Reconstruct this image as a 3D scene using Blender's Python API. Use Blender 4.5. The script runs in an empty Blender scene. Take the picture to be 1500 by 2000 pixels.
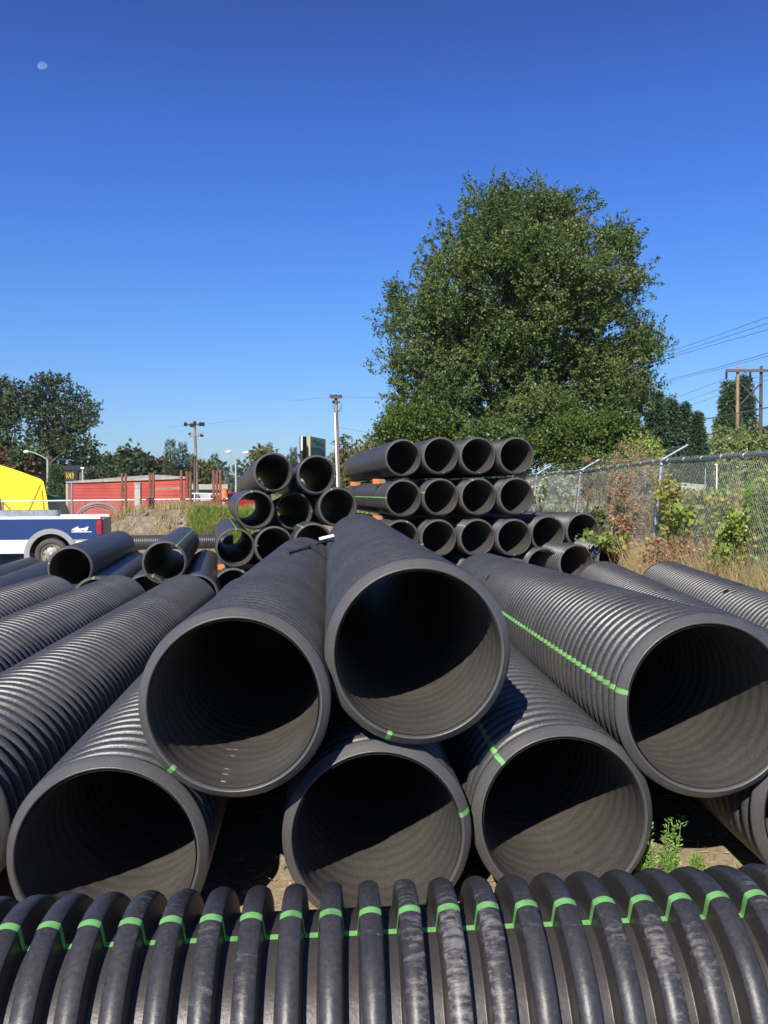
import bpy, math, random
import numpy as np
from mathutils import Vector, Matrix, noise
R = math.radians
sc = bpy.context.scene
C = sc.collection
# ------------------------------------------------------------------ camera
F = 1640.0; CX, CY = 750.0, 1000.0; CAMH = 1.60; PITCH = R(1.4)
cam = bpy.data.cameras.new("camera"); co = bpy.data.objects.new("camera", cam); C.objects.link(co)
cam.sensor_fit = 'VERTICAL'; cam.sensor_height = 24.0; cam.lens = F / 2000 * 24.0
cam.clip_start = 0.05; cam.clip_end = 9000
co.location = (0, 0, CAMH); co.rotation_euler = (R(90) - PITCH, 0, 0)
sc.camera = co
_Fv = Vector((0, math.cos(PITCH), -math.sin(PITCH))); _Uv = Vector((0, math.sin(PITCH), math.cos(PITCH)))
def P(px, py, d):
    """point of the place seen at photo pixel (px, py), d metres away"""
    return Vector((0, 0, CAMH)) + d * (_Fv + Vector(((px - CX) / F, 0, 0)) - (py - CY) / F * _Uv)
# ------------------------------------------------------------------ sky and sun
LD = Vector((0.375, 1.20, -0.906)).normalized()
sun_el = math.asin(-LD.z); sun_az = math.atan2(-LD.x, -LD.y)
world = bpy.data.worlds.new("World"); sc.world = world; world.use_nodes = True
wn = world.node_tree; wn.nodes.clear()
sky = wn.nodes.new('ShaderNodeTexSky'); sky.sky_type = 'NISHITA'; sky.sun_disc = False
sky.sun_elevation = sun_el; sky.sun_rotation = (sun_az) % (2 * math.pi)
sky.altitude = 100; sky.air_density = 1.0; sky.dust_density = 0.2; sky.ozone_density = 4.0
hsv = wn.nodes.new('ShaderNodeHueSaturation'); hsv.inputs['Saturation'].default_value = 1.08
bg = wn.nodes.new('ShaderNodeBackground'); bg.inputs['Strength'].default_value = 0.125
wo = wn.nodes.new('ShaderNodeOutputWorld')
tcw = wn.nodes.new('ShaderNodeTexCoord'); sxw = wn.nodes.new('ShaderNodeSeparateXYZ'); wn.links.new(tcw.outputs['Generated'], sxw.inputs[0])
crw = wn.nodes.new('ShaderNodeValToRGB'); wn.links.new(sxw.outputs[2], crw.inputs[0])   # clear dry air: less white glare at the horizon than the model gives
crw.color_ramp.elements[0].position = 0.0; crw.color_ramp.elements[0].color = (0.40, 0.50, 0.62, 1)
crw.color_ramp.elements[1].position = 0.75; crw.color_ramp.elements[1].color = (0.20, 0.25, 0.56, 1)
for pz, cz in ((0.06, (0.40, 0.51, 0.65)), (0.10, (0.39, 0.51, 0.69)), (0.20, (0.335, 0.52, 0.77)), (0.30, (0.285, 0.475, 0.83)), (0.40, (0.25, 0.415, 0.80)), (0.50, (0.225, 0.31, 0.63))):
    e = crw.color_ramp.elements.new(pz); e.color = (*cz, 1)
mxw = wn.nodes.new('ShaderNodeMix'); mxw.data_type = 'RGBA'; mxw.blend_type = 'MULTIPLY'; mxw.inputs[0].default_value = 1.0
wn.links.new(sky.outputs[0], hsv.inputs['Color']); wn.links.new(hsv.outputs[0], mxw.inputs[6]); wn.links.new(crw.outputs[0], mxw.inputs[7])
wn.links.new(mxw.outputs[2], bg.inputs[0]); wn.links.new(bg.outputs[0], wo.inputs[0])
sun = bpy.data.lights.new("sun", 'SUN'); sun.energy = 4.6; sun.angle = R(0.53); sun.color = (1.0, 0.94, 0.84)
so = bpy.data.objects.new("sun", sun); C.objects.link(so)
so.rotation_euler = LD.to_track_quat('-Z', 'Y').to_euler()
sc.view_settings.view_transform = 'Standard'; sc.view_settings.look = 'None'; sc.view_settings.gamma = 1
sc.view_settings.exposure = 0.6
sc.cycles.max_bounces = 6; sc.cycles.transparent_max_bounces = 6
random.seed(7); rng = np.random.default_rng(11)

# ------------------------------------------------------------------ materials
def nodes_mat(name):
    m = bpy.data.materials.new(name); m.use_nodes = True
    nt = m.node_tree; b = nt.nodes['Principled BSDF']
    return m, nt, b
def N(nt, t, **kw):
    n = nt.nodes.new(t)
    for k, v in kw.items(): setattr(n, k, v)
    return n
def mat(name, col, rough=0.6, metal=0.0, var=0.25, scale=6.0, bump=0.0, bscale=60.0, col2=None, spec=0.5, detail=5, lo=0.35, hi=0.65):
    m, nt, b = nodes_mat(name)
    tc = N(nt, 'ShaderNodeTexCoord'); nz = N(nt, 'ShaderNodeTexNoise')
    nz.inputs['Scale'].default_value = scale; nz.inputs['Detail'].default_value = detail
    nt.links.new(tc.outputs['Object'], nz.inputs['Vector'])
    cr = N(nt, 'ShaderNodeValToRGB'); cr.color_ramp.elements[0].position = lo; cr.color_ramp.elements[1].position = hi
    c2 = col2 if col2 else tuple(c * (1 - var) for c in col)
    cr.color_ramp.elements[0].color = (*c2, 1); cr.color_ramp.elements[1].color = (*col, 1)
    nt.links.new(nz.outputs[0], cr.inputs[0]); nt.links.new(cr.outputs[0], b.inputs['Base Color'])
    b.inputs['Roughness'].default_value = rough; b.inputs['Metallic'].default_value = metal
    b.inputs['Specular IOR Level'].default_value = spec
    if bump > 0:
        n2 = N(nt, 'ShaderNodeTexNoise'); n2.inputs['Scale'].default_value = bscale; n2.inputs['Detail'].default_value = 4
        nt.links.new(tc.outputs['Object'], n2.inputs['Vector'])
        bp = N(nt, 'ShaderNodeBump'); bp.inputs['Strength'].default_value = bump; bp.inputs['Distance'].default_value = 0.02
        nt.links.new(n2.outputs[0], bp.inputs['Height']); nt.links.new(bp.outputs[0], b.inputs['Normal'])
    return m
def plastic(name, base, dust, amount, rough, scuff=0.0, sscale=(3, 3, 3), crest_r=None):
    """black polyethylene, dusted and scuffed"""
    m, nt, b = nodes_mat(name)
    tc = N(nt, 'ShaderNodeTexCoord'); oi = N(nt, 'ShaderNodeObjectInfo')
    add = N(nt, 'ShaderNodeVectorMath', operation='ADD'); mul = N(nt, 'ShaderNodeVectorMath', operation='SCALE')
    mul.inputs['Scale'].default_value = 37.0
    cmb = N(nt, 'ShaderNodeCombineXYZ')
    for k in range(3): nt.links.new(oi.outputs['Random'], cmb.inputs[k])
    nt.links.new(cmb.outputs[0], mul.inputs[0]); nt.links.new(mul.outputs[0], add.inputs[1]); nt.links.new(tc.outputs['Object'], add.inputs[0])
    n1 = N(nt, 'ShaderNodeTexNoise'); n1.inputs['Scale'].default_value = 2.3; n1.inputs['Detail'].default_value = 8; n1.inputs['Roughness'].default_value = 0.65
    n2 = N(nt, 'ShaderNodeTexNoise'); n2.inputs['Scale'].default_value = 90; n2.inputs['Detail'].default_value = 3
    for n in (n1, n2): nt.links.new(add.outputs[0], n.inputs['Vector'])
    mx = N(nt, 'ShaderNodeMath', operation='MULTIPLY'); nt.links.new(n1.outputs[0], mx.inputs[0]); nt.links.new(n2.outputs[0], mx.inputs[1])
    mr = N(nt, 'ShaderNodeMapRange'); mr.inputs[1].default_value = 0.14; mr.inputs[2].default_value = 0.42
    mr.inputs[3].default_value = amount * 0.25; mr.inputs[4].default_value = amount * 1.6
    nt.links.new(mx.outputs[0], mr.inputs[0])
    mix = N(nt, 'ShaderNodeMix', data_type='RGBA'); mix.inputs[6].default_value = (*base, 1); mix.inputs[7].default_value = (*dust, 1)
    nt.links.new(mr.outputs[0], mix.inputs[0]); last = mix.outputs[2]
    if scuff > 0:
        sv = N(nt, 'ShaderNodeVectorMath', operation='MULTIPLY'); sv.inputs[1].default_value = sscale
        nt.links.new(add.outputs[0], sv.inputs[0])
        n3 = N(nt, 'ShaderNodeTexNoise'); n3.inputs['Scale'].default_value = 1; n3.inputs['Detail'].default_value = 9; n3.inputs['Roughness'].default_value = 0.72
        nt.links.new(sv.outputs[0], n3.inputs['Vector'])
        n4 = N(nt, 'ShaderNodeTexNoise'); n4.inputs['Scale'].default_value = 2.6; n4.inputs['Detail'].default_value = 1
        nt.links.new(add.outputs[0], n4.inputs['Vector'])
        mm = N(nt, 'ShaderNodeMath', operation='MULTIPLY'); nt.links.new(n3.outputs[0], mm.inputs[0]); nt.links.new(n4.outputs[0], mm.inputs[1])
        m3 = N(nt, 'ShaderNodeMapRange'); m3.inputs[1].default_value = 0.285; m3.inputs[2].default_value = 0.42; m3.inputs[4].default_value = scuff
        nt.links.new(mm.outputs[0], m3.inputs[0])
        sp = N(nt, 'ShaderNodeVectorMath', operation='MULTIPLY'); sp.inputs[1].default_value = (1, 0, 1); nt.links.new(tc.outputs['Object'], sp.inputs[0])
        ln_ = N(nt, 'ShaderNodeVectorMath', operation='LENGTH'); nt.links.new(sp.outputs[0], ln_.inputs[0])
        cm = N(nt, 'ShaderNodeMapRange'); cm.inputs[1].default_value = crest_r - .045; cm.inputs[2].default_value = crest_r; nt.links.new(ln_.outputs['Value'], cm.inputs[0])
        m4 = N(nt, 'ShaderNodeMath', operation='MULTIPLY'); nt.links.new(m3.outputs[0], m4.inputs[0]); nt.links.new(cm.outputs[0], m4.inputs[1]); m3 = m4
        inv = N(nt, 'ShaderNodeMapRange'); inv.inputs[3].default_value = .62; inv.inputs[4].default_value = 0.0; nt.links.new(cm.outputs[0], inv.inputs[0])
        mv = N(nt, 'ShaderNodeMix', data_type='RGBA'); mv.inputs[7].default_value = (0.040, 0.035, 0.031, 1); nt.links.new(last, mv.inputs[6]); nt.links.new(inv.outputs[0], mv.inputs[0]); last = mv.outputs[2]
        mi2 = N(nt, 'ShaderNodeMix', data_type='RGBA'); mi2.inputs[7].default_value = (0.33, 0.31, 0.28, 1)
        nt.links.new(last, mi2.inputs[6]); nt.links.new(m3.outputs[0], mi2.inputs[0]); last = mi2.outputs[2]
    if name == 'black_polyethylene':      # pale sawn and dusty end faces
        sy = N(nt, 'ShaderNodeSeparateXYZ'); nt.links.new(tc.outputs['Object'], sy.inputs[0])
        ef = N(nt, 'ShaderNodeMapRange'); ef.inputs[1].default_value = .036; ef.inputs[2].default_value = .030; ef.inputs[4].default_value = .85; nt.links.new(sy.outputs[1], ef.inputs[0])
        fr = N(nt, 'ShaderNodeMix', data_type='RGBA'); fr.inputs[6].default_value = (.050, .050, .053, 1); fr.inputs[7].default_value = (.115, .112, .108, 1); nt.links.new(n1.outputs[0], fr.inputs[0])
        sp_ = N(nt, 'ShaderNodeTexNoise'); sp_.inputs['Scale'].default_value = 260; nt.links.new(add.outputs[0], sp_.inputs['Vector'])
        s2 = N(nt, 'ShaderNodeMapRange'); s2.inputs[1].default_value = .66; s2.inputs[2].default_value = .72; s2.inputs[4].default_value = .6; nt.links.new(sp_.outputs[0], s2.inputs[0])
        f2 = N(nt, 'ShaderNodeMix', data_type='RGBA'); f2.inputs[7].default_value = (.30, .28, .25, 1); nt.links.new(s2.outputs[0], f2.inputs[0]); nt.links.new(fr.outputs[2], f2.inputs[6])
        mi3 = N(nt, 'ShaderNodeMix', data_type='RGBA'); nt.links.new(ef.outputs[0], mi3.inputs[0]); nt.links.new(last, mi3.inputs[6]); nt.links.new(f2.outputs[2], mi3.inputs[7]); last = mi3.outputs[2]
    nt.links.new(last, b.inputs['Base Color'])
    rr = N(nt, 'ShaderNodeMapRange'); rr.inputs[3].default_value = rough - 0.08; rr.inputs[4].default_value = rough + 0.14
    nt.links.new(n1.outputs[0], rr.inputs[0]); nt.links.new(rr.outputs[0], b.inputs['Roughness'])
    bp = N(nt, 'ShaderNodeBump'); bp.inputs['Strength'].default_value = 0.18; bp.inputs['Distance'].default_value = 0.004
    nt.links.new(n2.outputs[0], bp.inputs['Height']); nt.links.new(bp.outputs[0], b.inputs['Normal'])
    return m
M = {}
M['pipe'] = plastic('black_polyethylene', (0.028, 0.029, 0.033), (0.13, 0.125, 0.118), 0.26, 0.36)
M['front'] = plastic('scuffed_polyethylene', (0.020, 0.021, 0.026), (0.11, 0.10, 0.09), 0.22, 0.40, scuff=0.55, sscale=(75, 14, 75), crest_r=0.317)
M['liner'] = plastic('dusty_liner', (0.045, 0.042, 0.038), (0.12, 0.108, 0.092), 0.46, 0.60)
M['green'] = mat('green_stripe_paint', (0.16, 0.40, 0.12), 0.55, col2=(0.10, 0.24, 0.08), scale=26, lo=.30, hi=.52)
M['orange'] = mat('orange_paint', (0.85, 0.20, 0.05), 0.6)
M['steel'] = mat('bright_steel', (0.85, 0.85, 0.85), 0.38, 0.7)
M['galv'] = mat('galvanised_steel', (0.42, 0.46, 0.50), 0.42, 0.75, var=0.3, scale=18)
M['wire'] = mat('galvanised_wire', (0.62, 0.66, 0.60), 0.6, 0.15)
M['rust'] = mat('rusty_steel', (0.26, 0.10, 0.055), 0.85, 0.1, col2=(0.13, 0.06, 0.045), scale=5, bump=0.3)
M['wood'] = mat('weathered_timber', (0.36, 0.24, 0.14), 0.85, col2=(0.22, 0.14, 0.09), scale=3)
M['wood_grey'] = mat('grey_pole_timber', (0.30, 0.24, 0.19), 0.85, col2=(0.16, 0.12, 0.10), scale=2)
M['pole_dark'] = mat('dark_pole_timber', (0.10, 0.075, 0.06), 0.9)
M['white'] = mat('white_paint', (0.80, 0.80, 0.78), 0.35, var=0.08)
M['dark'] = mat('dark_rubber', (0.02, 0.02, 0.02), 0.7)
M['concrete'] = mat('pale_concrete', (0.48, 0.45, 0.39), 0.9, var=0.35, scale=4)
M['bark'] = mat('tree_bark', (0.13, 0.11, 0.085), 0.95, var=0.5, scale=3, bump=0.5, bscale=20)

def leaf_mat(name, cols, trans=0.25, rough=0.45):
    """per-leaf tint picks a colour on the ramp; a little light passes through"""
    m, nt, b = nodes_mat(name)
    at = N(nt, 'ShaderNodeAttribute'); at.attribute_name = 'tint'
    cr = N(nt, 'ShaderNodeValToRGB'); e = cr.color_ramp.elements
    e[0].color = (*cols[0], 1); e[1].color = (*cols[-1], 1)
    for i, c in enumerate(cols[1:-1]):
        k = e.new((i + 1) / (len(cols) - 1)); k.color = (*c, 1)
    nt.links.new(at.outputs['Fac'], cr.inputs[0]); nt.links.new(cr.outputs[0], b.inputs['Base Color'])
    b.inputs['Roughness'].default_value = rough; b.inputs['Specular IOR Level'].default_value = 0.35
    tr = N(nt, 'ShaderNodeBsdfTranslucent'); nt.links.new(cr.outputs[0], tr.inputs[0])
    ms = N(nt, 'ShaderNodeMixShader'); ms.inputs[0].default_value = trans
    out = nt.nodes['Material Output']
    nt.links.new(b.outputs[0], ms.inputs[1]); nt.links.new(tr.outputs[0], ms.inputs[2]); nt.links.new(ms.outputs[0], out.inputs[0])
    return m
M['leaf_big'] = leaf_mat('cottonwood_leaves', [(0.030, 0.066, 0.018), (0.052, 0.098, 0.024), (0.092, 0.142, 0.034), (0.145, 0.185, 0.055), (0.20, 0.20, 0.08)])
M['leaf_low'] = leaf_mat('bright_leaves', [(0.045, 0.085, 0.018), (0.075, 0.125, 0.022), (0.15, 0.19, 0.03)])
M['leaf_dark'] = leaf_mat('distant_dark_leaves', [(0.035, 0.06, 0.028), (0.06, 0.09, 0.035), (0.10, 0.12, 0.05)])
M['leaf_conifer'] = leaf_mat('conifer_needles', [(0.030, 0.065, 0.035), (0.045, 0.09, 0.045), (0.06, 0.11, 0.05)], 0.1)
M['leaf_willow'] = leaf_mat('willow_leaves', [(0.12, 0.17, 0.045), (0.18, 0.23, 0.07), (0.22, 0.26, 0.09)])
M['leaf_poplar'] = leaf_mat('poplar_leaves', [(0.055, 0.10, 0.035), (0.08, 0.13, 0.045), (0.11, 0.15, 0.05)])
M['leaf_olive'] = leaf_mat('olive_leaves', [(0.11, 0.12, 0.045), (0.16, 0.15, 0.06), (0.20, 0.17, 0.08)])
M['leaf_red'] = leaf_mat('reddish_leaves', [(0.12, 0.04, 0.03), (0.18, 0.06, 0.04), (0.10, 0.07, 0.03)])
M['leaf_bramble'] = leaf_mat('bramble_leaves', [(0.08, 0.15, 0.03), (0.15, 0.24, 0.04), (0.28, 0.34, 0.06), (0.40, 0.38, 0.08), (0.34, 0.18, 0.08), (0.42, 0.33, 0.20)])
M['leaf_green'] = leaf_mat('green_bramble_leaves', [(0.09, 0.17, 0.03), (0.16, 0.26, 0.04), (0.26, 0.33, 0.07), (0.46, 0.42, 0.09)])
M['leaf_rust'] = leaf_mat('dried_bramble_leaves', [(0.28, 0.09, 0.04), (0.35, 0.16, 0.08), (0.36, 0.26, 0.15), (0.18, 0.22, 0.05)])
M['seed'] = leaf_mat('dried_seed_heads', [(0.26, 0.17, 0.09), (0.38, 0.27, 0.15), (0.42, 0.33, 0.20)])
M['straw'] = leaf_mat('dry_grass_blades', [(0.42, 0.31, 0.15), (0.50, 0.39, 0.20), (0.36, 0.31, 0.13), (0.24, 0.29, 0.08)], 0.3)
M['blade'] = leaf_mat('green_grass_blades', [(0.13, 0.22, 0.03), (0.22, 0.31, 0.05), (0.33, 0.36, 0.09)], 0.3)
M['weed'] = leaf_mat('weed_leaves', [(0.16, 0.30, 0.06), (0.24, 0.40, 0.09), (0.34, 0.46, 0.14)], 0.3)

# ------------------------------------------------------------------ mesh helpers
class MB:
    def __init__(s): s.v = []; s.f = []; s.sm = []
    def add(s, vs, fs, smooth=False):
        o = len(s.v); s.v += [tuple(v) for v in vs]
        s.f += [tuple(i + o for i in f) for f in fs]; s.sm += [smooth] * len(fs); return s
    def box(s, c, size, rz=0.0, rx=0.0, ry=0.0):
        m = Matrix.Translation(c) @ Matrix.Rotation(rz, 4, 'Z') @ Matrix.Rotation(ry, 4, 'Y') @ Matrix.Rotation(rx, 4, 'X')
        x, y, z = (k / 2 for k in size)
        vs = [m @ Vector(p) for p in ((-x,-y,-z),(x,-y,-z),(x,y,-z),(-x,y,-z),(-x,-y,z),(x,-y,z),(x,y,z),(-x,y,z))]
        return s.add(vs, [(0,3,2,1),(4,5,6,7),(0,1,5,4),(1,2,6,5),(2,3,7,6),(3,0,4,7)])
    def tube(s, pts, rad, n=8, caps=True):
        pts = [Vector(p) for p in pts]; k = len(pts)
        rads = rad if isinstance(rad, (list, tuple)) else [rad] * k
        vs = []
        for i, p in enumerate(pts):
            t = (pts[min(i + 1, k - 1)] - pts[max(i - 1, 0)]).normalized()
            a = t.orthogonal().normalized() if i == 0 else (a - t * a.dot(t)).normalized()
            b = t.cross(a)
            for j in range(n):
                th = 2 * math.pi * j / n
                vs.append(p + rads[i] * (math.cos(th) * a + math.sin(th) * b))
        fs = [(i*n + j, i*n + (j+1) % n, (i+1)*n + (j+1) % n, (i+1)*n + j) for i in range(k - 1) for j in range(n)]
        s.add(vs, fs, True)
        if caps:
            s.add(vs[:n], [tuple(range(n - 1, -1, -1))]); s.add(vs[-n:], [tuple(range(n))])
        return s
    def lathe(s, prof, o, axis='Y', n=32, closed=False):
        """prof: (radius, along)"""
        vs = []; k = len(prof)
        for r, h in prof:
            for j in range(n):
                th = 2 * math.pi * j / n; a, b = r * math.cos(th), r * math.sin(th)
                p = {'Y': (a, h, b), 'Z': (a, b, h), 'X': (h, a, b)}[axis]
                vs.append((p[0] + o[0], p[1] + o[1], p[2] + o[2]))
        kk = k if closed else k - 1
        fs = [(i*n + j, i*n + (j+1) % n, ((i+1) % k)*n + (j+1) % n, ((i+1) % k)*n + j) for i in range(kk) for j in range(n)]
        return s.add(vs, fs, True)
    def prism(s, poly, y0, y1, mtx=None, plane='XZ'):
        n = len(poly)
        f = (lambda p, d: Vector((p[0], d, p[1]))) if plane == 'XZ' else (lambda p, d: Vector((p[0], p[1], d))) if plane == 'XY' else (lambda p, d: Vector((d, p[0], p[1])))
        vs = [f(p, y0) for p in poly] + [f(p, y1) for p in poly]
        if mtx: vs = [mtx @ v for v in vs]
        return s.add(vs, [tuple(range(n)), tuple(range(2*n - 1, n - 1, -1))] + [(i, i + n, (i+1) % n + n, (i+1) % n) for i in range(n)])
    def build(s, name, m, parent=None):
        me = bpy.data.meshes.new(name); me.from_pydata(s.v, [], s.f); me.materials.append(m)
        me.polygons.foreach_set('use_smooth', s.sm); me.update()
        return link(name, me, parent)
def link(name, me, parent=None):
    o = bpy.data.objects.new(name, me); C.objects.link(o); o.parent = parent; return o
def tag(o, label=None, cat=None, group=None, kind=None):
    if label: o['label'] = label
    if cat: o['category'] = cat
    if group: o['group'] = group
    if kind: o['kind'] = kind
    return o
def empty(name, loc, label, cat, group=None, rz=0.0):
    o = bpy.data.objects.new(name, None); C.objects.link(o); o.location = loc; o.rotation_euler = (0, 0, rz)
    o.empty_display_size = 0.2
    return tag(o, label, cat, group)
def np_mesh(name, V, Fq, m, parent=None, smooth=False, tint=None):
    me = bpy.data.meshes.new(name); nf, k = Fq.shape
    me.vertices.add(len(V)); me.vertices.foreach_set('co', V.astype(np.float32).ravel())
    me.loops.add(nf * k); me.loops.foreach_set('vertex_index', Fq.astype(np.int32).ravel())
    me.polygons.add(nf); me.polygons.foreach_set('loop_start', np.arange(0, nf * k, k, dtype=np.int32))
    me.materials.append(m)
    if tint is not None:
        a = me.attributes.new('tint', 'FLOAT', 'FACE'); a.data.foreach_set('value', tint.astype(np.float32))
    me.update(calc_edges=True); me.validate()
    me.polygons.foreach_set('use_smooth', [smooth] * len(me.polygons))
    return link(name, me, parent)

# ------------------------------------------------------------------ ground
def sstep(a, b, x):
    t = np.clip((x - a) / (b - a), 0, 1); return t * t * (3 - 2 * t)
def gh(x, y):
    x = np.asarray(x, float); y = np.asarray(y, float)
    g = -0.42 * sstep(9.8, 11.5, y) * (1 - sstep(1.9, 3.1, x + 0.1 * (y - 15)))
    left = 1 - sstep(-1.0, 2.0, x)
    berm = 1 - sstep(-1.0, 0.6, x)
    side = sstep(-9.0, -7.4, x)
    g = g + 0.14 * sstep(16, 19, y) * berm
    g = g + 1.05 * sstep(21.8, 24.0, y) * berm * (0.35 + 0.65 * side)
    bx = np.exp(-((x + 6.2) / 1.5) ** 2 - ((y - 24.2) / 1.3) ** 2) * 0.30
    g = g + bx + 0.35 * sstep(26, 40, y) * (1 - left)
    g = g + 0.95 * sstep(5.6, 9.5, x) * sstep(9, 13, y) * (1 - sstep(20, 27, y))
    return g
def gz(x, y): return float(gh(x, y))
def ground():
    a = np.concatenate([np.geomspace(1, 1400, 46)[::-1] * -1 - 13, np.linspace(-13, 13, 261)[0:], np.geomspace(1, 1400, 46) + 13])
    b = np.concatenate([-np.geomspace(1, 60, 12)[::-1] - 1, np.linspace(-1, 30, 311), np.geomspace(1, 4500, 50) + 30])
    X, Y = np.meshgrid(a, b); Z = gh(X, Y)
    fine = (np.abs(X) < 13.5) & (Y < 31)
    nz = np.zeros_like(Z)
    for (i, j) in zip(*np.where(fine)):
        p = Vector((X[i, j], Y[i, j], 0))
        nz[i, j] = (0.03 * noise.noise(p * 1.7) + 0.014 * noise.noise(p * 6.1)) * (3.2 if 21.8 < Y[i, j] < 27 and X[i, j] < 0 else 1)
    Z = Z + nz
    V = np.stack([X, Y, Z], -1).reshape(-1, 3); ny, nx = X.shape
    idx = np.arange(nx * ny).reshape(ny, nx)
    Fq = np.stack([idx[:-1, :-1], idx[:-1, 1:], idx[1:, 1:], idx[1:, :-1]], -1).reshape(-1, 4)
    m, nt, bs = nodes_mat('dry_dirt')
    tc = N(nt, 'ShaderNodeTexCoord')
    n1 = N(nt, 'ShaderNodeTexNoise'); n1.inputs['Scale'].default_value = 1.3; n1.inputs['Detail'].default_value = 8; n1.inputs['Roughness'].default_value = .7
    n2 = N(nt, 'ShaderNodeTexNoise'); n2.inputs['Scale'].default_value = 28; n2.inputs['Detail'].default_value = 6; n2.inputs['Roughness'].default_value = .7
    for n in (n1, n2): nt.links.new(tc.outputs['Object'], n.inputs['Vector'])
    mm = N(nt, 'ShaderNodeMath', operation='ADD'); nt.links.new(n1.outputs[0], mm.inputs[0]); nt.links.new(n2.outputs[0], mm.inputs[1])
    h = N(nt, 'ShaderNodeMath', operation='MULTIPLY'); h.inputs[1].default_value = 0.5; nt.links.new(mm.outputs[0], h.inputs[0])
    cr = N(nt, 'ShaderNodeValToRGB'); cr.color_ramp.elements[0].position = .36; cr.color_ramp.elements[1].position = .62
    cr.color_ramp.elements[0].color = (0.23, 0.175, 0.12, 1); cr.color_ramp.elements[1].color = (0.50, 0.40, 0.27, 1)
    e = cr.color_ramp.elements.new(.5); e.color = (0.38, 0.30, 0.20, 1)
    nt.links.new(h.outputs[0], cr.inputs[0])
    # far ground turns to dry meadow
    sx = N(nt, 'ShaderNodeSeparateXYZ'); nt.links.new(tc.outputs['Object'], sx.inputs[0])
    mr = N(nt, 'ShaderNodeMapRange'); mr.inputs[1].default_value = 34; mr.inputs[2].default_value = 60; nt.links.new(sx.outputs[1], mr.inputs[0])
    mx = N(nt, 'ShaderNodeMix', data_type='RGBA'); mx.inputs[7].default_value = (0.20, 0.21, 0.08, 1)
    nt.links.new(mr.outputs[0], mx.inputs[0]); vo = N(nt, 'ShaderNodeTexVoronoi'); vo.inputs['Scale'].default_value = 5.5; nt.links.new(tc.outputs['Object'], vo.inputs['Vector'])
    c3 = N(nt, 'ShaderNodeValToRGB'); c3.color_ramp.elements[0].color = (0.30, 0.25, 0.19, 1); c3.color_ramp.elements[1].position = .7; c3.color_ramp.elements[1].color = (0.13, 0.105, 0.08, 1); nt.links.new(vo.outputs[0], c3.inputs[0])
    m2 = N(nt, 'ShaderNodeMapRange'); m2.inputs[1].default_value = 21.3; m2.inputs[2].default_value = 22.6; m2.inputs[4].default_value = .75; nt.links.new(sx.outputs[1], m2.inputs[0])
    x2 = N(nt, 'ShaderNodeMix', data_type='RGBA'); nt.links.new(m2.outputs[0], x2.inputs[0]); nt.links.new(cr.outputs[0], x2.inputs[6]); nt.links.new(c3.outputs[0], x2.inputs[7]); nt.links.new(x2.outputs[2], mx.inputs[6])
    nt.links.new(mx.outputs[2], bs.inputs['Base Color'])
    bs.inputs['Roughness'].default_value = 0.95; bs.inputs['Specular IOR Level'].default_value = 0.1
    bp = N(nt, 'ShaderNodeBump'); bp.inputs['Strength'].default_value = .8; bp.inputs['Distance'].default_value = .03
    nt.links.new(h.outputs[0], bp.inputs['Height']); nt.links.new(bp.outputs[0], bs.inputs['Normal'])
    tag(np_mesh('ground', V, Fq, m, smooth=True), 'pale dry dirt yard under and around the pipes', kind='structure')
ground()

# ------------------------------------------------------------------ corrugated pipes
RO, RI, PITCHR, LEN = 0.35, 0.303, 0.087, 6.09
def rib(t, crest, flank):
    """0 in the valley, 1 on the crest; t in 0..1 along one rib, crest centred at .5"""
    d = abs(t - 0.5)
    if d < crest: return 1.0 - 0.14 * (d / crest) ** 2
    if d < crest + flank:
        u = (d - crest) / flank; return 0.86 * (0.5 + 0.5 * math.cos(math.pi * u))
    return 0.0
def outer_profile(depth, spr, crest, flank, ro=RO, PITCHR=PITCHR):
    """(radius, y) samples along the outside"""
    out = []; n = int(round(LEN / PITCHR)); e = .5 - crest - flank; nf = max(3, spr // 3); nc = max(2, spr // 4)
    ts = [0, e * .8] + [e + flank * q / nf for q in range(nf)] + [.5 - crest + 2 * crest * q / nc for q in range(nc)] + [.5 + crest + flank * q / nf for q in range(nf)] + [1 - e, 1 - e * .8]
    for k in range(n):
        for t in ts:
            if k == 0 and t < 0.5 : out.append((ro - 0.002 * (1 - t), t * PITCHR)); continue
            if k == n - 1 and t > 0.5: out.append((ro - 0.001, (k + t) * PITCHR)); continue
            out.append((ro - depth + depth * rib(t, crest, flank), (k + t) * PITCHR))
    out.append((ro - 0.003, n * PITCHR)); return out
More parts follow.
